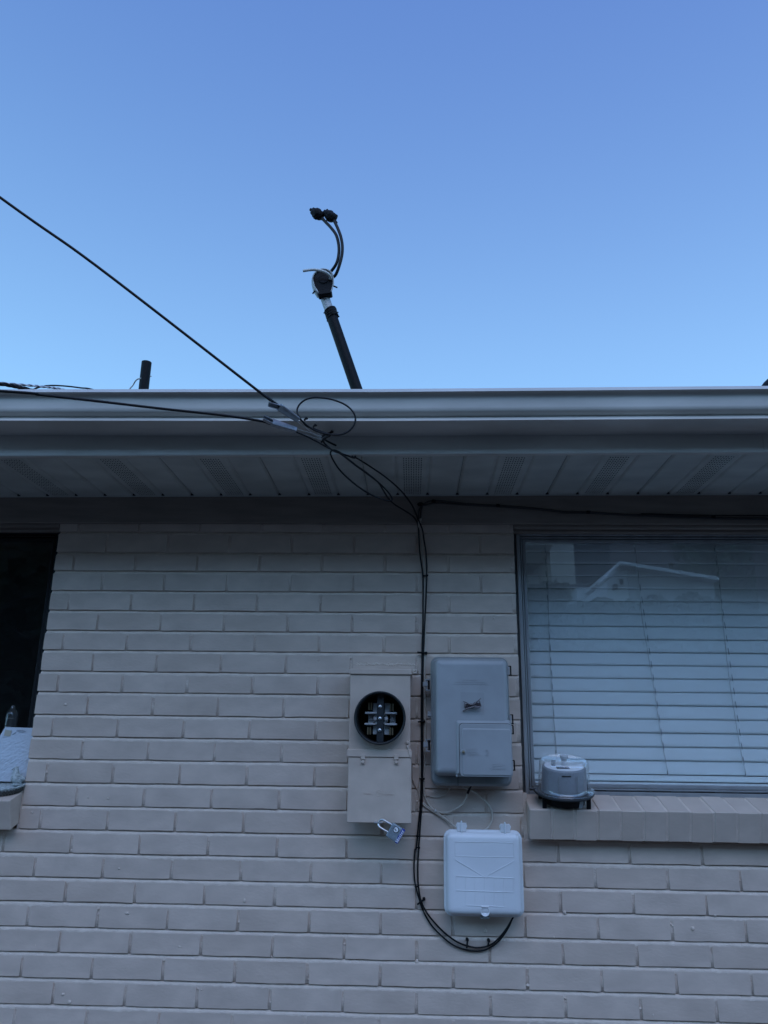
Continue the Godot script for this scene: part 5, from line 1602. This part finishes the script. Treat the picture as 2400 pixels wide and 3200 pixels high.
	tear.tube([Vector3(-1.1467, 1.5594, -0.035), Vector3(-1.1355, 1.5609, -0.035), Vector3(-1.1201, 1.5605, -0.034), Vector3(-1.1164, 1.5582, -0.034), Vector3(-1.1217, 1.5547, -0.034), Vector3(-1.1345, 1.5541, -0.035), Vector3(-1.1428, 1.5569, -0.035)], 0.0007, 6)
	tear.tube([Vector3(-1.1412, 1.5575, -0.035), Vector3(-1.1289, 1.5585, -0.035), Vector3(-1.119, 1.5578, -0.034)], 0.0006, 6)
	tear.tube([Vector3(-1.1555, 1.5461, -0.034), Vector3(-1.151, 1.5504, -0.034), Vector3(-1.1469, 1.554, -0.035)], 0.0012, 6)
	tear.tube([Vector3(-1.1862, 1.5375, -0.034), Vector3(-1.1773, 1.54, -0.034), Vector3(-1.1629, 1.5405, -0.034)], 0.0007, 6)
	put("crease", tear, kit.foam, fo)
	# glass bottle inside the dark room
	var bc := Vector3(-1.236, 1.5673, -0.17)
	bc.y = 1.395
	var bt := thing("glass_bottle", "clear glass bottle standing in the dark left window behind the foam sheet", "bottle", bc)
	var bh := 1.615 - 1.395
	var btop := 1.6391 - 1.395
	var gm := MB.new()
	gm.lathe([Vector2(0.0, 0.001), Vector2(0.0185, 0.001), Vector2(0.0195, 0.004), Vector2(0.0195, bh - 0.004), Vector2(0.0170, bh + 0.004), Vector2(0.009, bh + 0.014), Vector2(0.0065, bh + 0.020), Vector2(0.0062, btop), Vector2(0.0045, btop), Vector2(0.0045, bh + 0.02), Vector2(0.007, bh + 0.012), Vector2(0.0150, bh + 0.002), Vector2(0.0178, bh - 0.006), Vector2(0.0178, 0.006), Vector2(0.0, 0.006)], Transform3D(Basis(), bc), 32, false, false)
	put("glass", gm, kit.clear, bt)
	var lb := MB.new()
	lb.lathe([Vector2(0.0197, bh * 0.55), Vector2(0.0197, bh * 0.56), Vector2(0.0199, bh * 0.56)], Transform3D(Basis(), bc), 32, false, false)
	for y in [0.92, 0.80, 0.74, 0.68]:
		lb.tube([bc + Vector3(-0.008 if y < 0.9 else -0.014, bh * y, 0.0197 if y < 0.9 else 0.0145), bc + Vector3(0.002, bh * y, 0.0206), bc + Vector3(0.010 if y < 0.9 else 0.014, bh * y, 0.0185 if y < 0.9 else 0.0145)], 0.0004, 6)
	put("label_print", lb, kit.grey_wire, bt)


func bird() -> void:
	var c := Vector3(-1.1045, 1.4209, 0)
	var b := thing("bird_figurine", "small carved bird figurine on the scalloped dish, facing left", "figurine", c + Vector3(0, -0.018, 0))
	var n := FastNoiseLite.new()
	n.seed = 8
	n.frequency = 0.8
	var body := MB.new()
	# spine from tail, through belly and breast, to the head
	var line := curve([c + Vector3(0.0245, -0.004, 0), c + Vector3(0.017, -0.002, 0), c + Vector3(0.006, -0.004, 0), c + Vector3(-0.003, 0.0005, 0), c + Vector3(-0.0055, 0.010, 0), c + Vector3(-0.0060, 0.0195, 0), c + Vector3(-0.0090, 0.0255, 0), c + Vector3(-0.0125, 0.0262, 0)], 5)
	var rad := []
	var keys := [0.0035, 0.0085, 0.0150, 0.0155, 0.0112, 0.0082, 0.0078, 0.0030]
	for i in line.size():
		var f := i / 5.0
		var k := mini(int(f), keys.size() - 2)
		rad.append(lerpf(keys[k], keys[k + 1], f - k))
	body.tube(line, rad, 18)
	body.tube([c + Vector3(-0.0135, 0.0252, 0), c + Vector3(-0.0165, 0.0245, 0), c + Vector3(-0.0205, 0.0235, 0)], [0.0034, 0.0024, 0.0006], 8)
	body.tube([c + Vector3(-0.004, 0.030, 0), c + Vector3(0.002, 0.0315, 0)], [0.005, 0.001], 8)
	body.lathe([Vector2(0.012, -0.0215), Vector2(0.0145, -0.0195), Vector2(0.0135, -0.015)], Transform3D(Basis(), c + Vector3(0.004, 0, 0)), 20)
	put("body", body, kit.ceramic, b)
	for s in [1.0, -1.0]:
		var wing := MB.new()
		for k in 4:
			var q := []
			for i in 7:
				var t := i / 6.0
				q.append(c + Vector3(-0.006 + 0.024 * t, 0.006 - k * 0.0052 - 0.004 * t + 0.003 * sin(PI * t), s * (0.0135 - 0.006 * absf(t - 0.4) - absf(k - 1.5) * 0.0012)))
			wing.tube(q, [0.0006, 0.0017, 0.0021, 0.0021, 0.0018, 0.0013, 0.0005], 8)
		put("wing", wing, kit.ceramic, b)
		var eye := MB.new()
		eye.blob(c + Vector3(-0.0105, 0.0272, s * 0.0062), Vector3(0.0011, 0.0011, 0.0011), n, 0.0, 8)
		put("eye", eye, kit.carved, b)


# ---------------------------------------------------------------- what the windows mirror: the far side of the yard
func tree(called: String, label: String, p: Vector3, tall: float, wide: float, leaves: int, sd: int, tint: Color, group: String, low := 0.25) -> void:
	var r := RandomNumberGenerator.new()
	r.seed = sd
	var o := thing(called, label, "tree", p, group)
	var tr := MB.new()
	tr.tube([p + Vector3(0, -0.3, 0), p + Vector3(0.05 * tall * 0.1, tall * 0.4, 0), p + Vector3(0.02, tall * 0.85, 0.05)], [0.045 * wide, 0.035 * wide, 0.01 * wide], 10)
	for k in 6:
		var a := r.randf() * TAU
		var h := tall * r.randf_range(low + 0.1, 0.75)
		tr.tube([p + Vector3(0, h, 0), p + Vector3(cos(a) * wide * 0.25, h + tall * 0.06, sin(a) * wide * 0.25), p + Vector3(cos(a) * wide * 0.42, h + tall * 0.16, sin(a) * wide * 0.42)], [0.02 * wide, 0.014 * wide, 0.004 * wide], 7)
	put("trunk", tr, kit.bark, o)
	var st := SurfaceTool.new()
	st.begin(Mesh.PRIMITIVE_TRIANGLES)
	var lumps := []
	for k in 14:
		var a := r.randf() * TAU
		var t := r.randf()
		var rad := wide * 0.36 * sin(PI * clampf(0.12 + 0.8 * t, 0, 1)) * r.randf_range(0.3, 1.0)
		lumps.append([p + Vector3(cos(a) * rad, tall * lerpf(low, 0.88, t), sin(a) * rad), wide * r.randf_range(0.16, 0.28), r.randf_range(0.75, 1.2)])
	var size := 0.055 * sqrt(wide * tall) * 0.5 + 0.03
	for i in leaves:
		var l = lumps[r.randi() % lumps.size()]
		var d := Vector3(r.randfn(), r.randfn(), r.randfn()).normalized() * pow(r.randf(), 0.45)
		var q: Vector3 = l[0] + d * l[1] * Vector3(1, 0.8, 1)
		var b := Basis(Vector3(r.randfn(), r.randfn(), r.randfn()).normalized(), r.randf() * TAU)
		var s := size * r.randf_range(0.6, 1.3)
		var v: float = l[2] * r.randf_range(0.8, 1.2)
		st.set_color(Color(tint.r * v, tint.g * v, tint.b * v))
		st.set_smooth_group(-1)
		st.add_vertex(q + b * Vector3(-s, 0, 0))
		st.add_vertex(q + b * Vector3(0, s * 0.6, 0))
		st.add_vertex(q + b * Vector3(s, 0, s * 0.2))
		st.add_vertex(q + b * Vector3(-s, 0, 0))
		st.add_vertex(q + b * Vector3(s, 0, s * 0.2))
		st.add_vertex(q + b * Vector3(0, -s * 0.6, 0))
	st.generate_normals()
	put("crown", st.commit(), kit.leaf, o)


func hedge(p0: Vector3, p1: Vector3, low: float, thick: float, label: String, sd: int) -> void:
	var r := RandomNumberGenerator.new()
	r.seed = sd
	var n := FastNoiseLite.new()
	n.seed = sd
	n.frequency = 0.9
	var o := thing("hedge", label, "hedge", Vector3(p0.x, low, p0.z))
	var st := SurfaceTool.new()
	st.begin(Mesh.PRIMITIVE_TRIANGLES)
	for i in 12000:
		var t := r.randf()
		var p := p0.lerp(p1, t)
		var top := p.y + 0.28 * n.get_noise_1d(p.x * 2.2)
		var y := lerpf(low, top, pow(r.randf(), 0.6))
		var q := Vector3(p.x, y, p.z + thick * r.randf_range(-0.5, 0.5))
		var b := Basis(Vector3(r.randfn(), r.randfn(), r.randfn()).normalized(), r.randf() * TAU)
		var s := 0.085 * r.randf_range(0.6, 1.4)
		var v := r.randf_range(0.7, 1.2)
		st.set_color(Color(v * 0.8, v * 0.8, v * 0.9))
		st.set_smooth_group(-1)
		st.add_vertex(q + b * Vector3(-s, 0, 0))
		st.add_vertex(q + b * Vector3(0, s * 0.7, 0))
		st.add_vertex(q + b * Vector3(s, 0, s * 0.2))
		st.add_vertex(q + b * Vector3(-s, 0, 0))
		st.add_vertex(q + b * Vector3(s, 0, s * 0.2))
		st.add_vertex(q + b * Vector3(0, -s * 0.7, 0))
	st.generate_normals()
	put("foliage", st.commit(), kit.leaf, o)
	var stems := MB.new()
	for i in 14:
		var p := p0.lerp(p1, (i + 0.5) / 14.0)
		stems.tube([Vector3(p.x, low - 0.2, p.z), Vector3(p.x + 0.1, lerpf(low, p.y, 0.8), p.z)], [0.05, 0.02], 6)
	put("stems", stems, kit.bark, o)


func slab(m: MB, a: Vector3, b: Vector3, depth: float, t: float) -> void:    # a sloping slab from a to b, going back in z
	m.loft([[a, b, b + Vector3(0, t, 0), a + Vector3(0, t, 0)], [a + Vector3(0, 0, depth), b + Vector3(0, 0, depth), b + Vector3(0, t, depth), a + Vector3(0, t, depth)]], true, true, -1)


func across_the_yard() -> void:
	# low house with a white roof edge
	var z := 22.0
	var o := thing("neighbour_house", "low grey house with white sloping roof edge, mirrored in the right window", "house", Vector3(8.2, 3.9, z))
	var w := MB.new()
	w.loft([[Vector3(7.02, 3.8, z), Vector3(9.72, 3.8, z), Vector3(9.72, 6.50, z), Vector3(7.02, 6.98, z)], [Vector3(7.02, 3.8, z + 7), Vector3(9.72, 3.8, z + 7), Vector3(9.72, 6.50, z + 7), Vector3(7.02, 6.98, z + 7)]], true, true, -1)
	put("wall", w, kit.house_wall, o)
	var w2 := MB.new()
	w2.loft([[Vector3(6.46, 3.8, z + 0.5), Vector3(7.02, 3.8, z + 0.1), Vector3(7.02, 6.98, z + 0.1), Vector3(6.46, 6.6, z + 0.5)], [Vector3(6.46, 3.8, z + 6), Vector3(7.02, 3.8, z + 6), Vector3(7.02, 6.98, z + 6), Vector3(6.46, 6.6, z + 6)]], true, true, -1)
	put("side_wall", w2, kit.house_white, o)
	for q in [[6.66, 6.36], [6.86, 6.52]]:
		var win := MB.new()
		win.box(Vector3(q[0], q[1], z + 0.30), Vector3(0.12, 0.17, 0.24))
		put("window", win, kit.house_dark, o)
	var ro := MB.new()
	slab(ro, Vector3(6.67, 6.95, z - 0.5), Vector3(9.72, 6.44, z - 0.5), 8.2, 0.11)
	slab(ro, Vector3(6.08, 6.36, z - 0.5), Vector3(6.67, 6.95, z - 0.5), 0.7, 0.09)
	put("roof", ro, kit.house_white, o)
	# two-storey house with a balcony
	var t := thing("tall_house", "two-storey house with dark upper wall and balcony, mirrored in the window", "house", Vector3(6, 4.3, 31))
	var a := MB.new()
	a.ext(Vector3(7.05, 8.0, 30.0), Vector3(8.6, 12.6, 38))
	put("upper_wall", a, kit.house_dark, t)
	var b := MB.new()
	b.ext(Vector3(6.02, 4.0, 30.0), Vector3(7.045, 12.6, 36))
	put("wall", b, kit.house_tan, t)
	var e := MB.new()
	e.ext(Vector3(1.0, 9.5, 29.2), Vector3(6.015, 10.3, 36))
	put("eave", e, kit.house_tan, t)
	var pw := MB.new()
	pw.ext(Vector3(1.0, 4.0, 33.0), Vector3(6.0, 9.0, 36))
	put("pale_wall", pw, kit.house_white, t)
	var rail := MB.new()
	rail.ext(Vector3(2.6, 7.55, 28.4), Vector3(7.2, 7.65, 28.5))
	put("rail", rail, kit.house_dark, t)
	var fl := MB.new()
	fl.ext(Vector3(2.6, 5.6, 28.3), Vector3(7.2, 5.9, 33.0))
	put("balcony_floor", fl, kit.house_tan, t)
	for k in 12:
		var post := MB.new()
		var x := 2.75 + k * 0.38
		post.ext(Vector3(x, 5.9, 28.42), Vector3(x + 0.05, 7.55, 28.48))
		put("baluster", post, kit.house_dark, t)
	var col := MB.new()
	col.ext(Vector3(7.75, 4.0, 30.2), Vector3(8.0, 8.0, 30.5))
	put("column", col, kit.house_dark, t)
	var g := thing("white_garage", "white boarded garage between the two houses, mirrored in the right window", "garage", Vector3(7.2, 4.2, 27))
	for k in 5:
		var bd := MB.new()
		bd.box(Vector3(7.15, 5.0 + k * 0.5, 27.0), Vector3(1.5, 0.46, 0.3), Basis(Vector3(1, 0, 0), -0.1))
		put("board", bd, kit.house_white, g)
	var gw := MB.new()
	gw.ext(Vector3(6.5, 4.0, 27.25), Vector3(7.9, 7.3, 29.2))
	put("wall", gw, kit.house_wall, g)
	hedge(Vector3(1.0, 4.85, 14.2), Vector3(3.4, 4.70, 14.2), 2.6, 1.3, "dark clipped hedge below the balcony, mirrored in the window", 5)
	hedge(Vector3(3.3, 4.15, 13.4), Vector3(9.6, 4.62, 14.4), 2.6, 1.5, "long dark hedge below the low grey house, mirrored in the window", 6)
	var pole := thing("utility_pole", "dark wooden pole mirrored at the right edge of the window", "pole", Vector3(6.72, 0.4, 12.0))
	var pm := MB.new()
	pm.tube([Vector3(6.72, -0.2, 12.0), Vector3(6.76, 9.0, 12.0)], [0.15, 0.11], 14)
	put("shaft", pm, kit.bark, pole)
	var far := "shrubby trees on the hillside behind the houses"
	var k := 0
	for q in [[11.0, 24.0, 5.2, 4.6], [13.2, 27.0, 6.0, 5.0], [15.5, 33.0, 7.0, 5.5], [12.5, 42.0, 6.0, 6.0], [18.5, 40.0, 6.5, 6.0], [22.0, 50.0, 7.0, 7.0], [10.5, 52.0, 5.0, 5.0], [27.0, 60.0, 7.0, 7.0]]:
		tree("hill_tree", ["green bushy tree right of the low grey house, nearest of the hillside trees", "second green tree behind the low house's right end", "tall loose tree on the slope right of the low house", "round shrub high on the slope behind the low house", "dark tree on the slope at the right", "big tree far up the slope at right", "small shrub above the white roof edge", "farthest tree on the right of the hill"][k], Vector3(q[0], 4.2 + maxf(0.0, q[1] - 40) * 0.15, q[1]), q[2], q[3], 2200, 100 + k, Color(1.3, 1.25, 0.9), far)
		k += 1
	# added evergreens, never seen directly, so that the left window mirrors black
	k = 0
	for q in [[-5.6, 9.0, 5.6, 3.6], [-8.2, 10.0, 6.2, 4.0], [-11.4, 11.0, 6.4, 4.4], [-4.2, 13.0, 6.0, 3.8], [-9.4, 15.0, 7.0, 4.6], [-13.6, 15.0, 7.2, 5.0]]:
		tree("added_evergreen", ["nearest added dark tree mirrored in the left window", "broad added dark tree left of the nearest one", "added dark tree at the far left of the front row", "added dark tree at the right end of the back row", "tall added dark tree in the middle of the back row", "added dark tree at the left end of the back row"][k], Vector3(q[0], 0.3, q[1]), q[2], q[3], 9000, 200 + k, Color(0.45, 0.5, 0.5), "added dark evergreens across the yard on the left", 0.06)
		k += 1
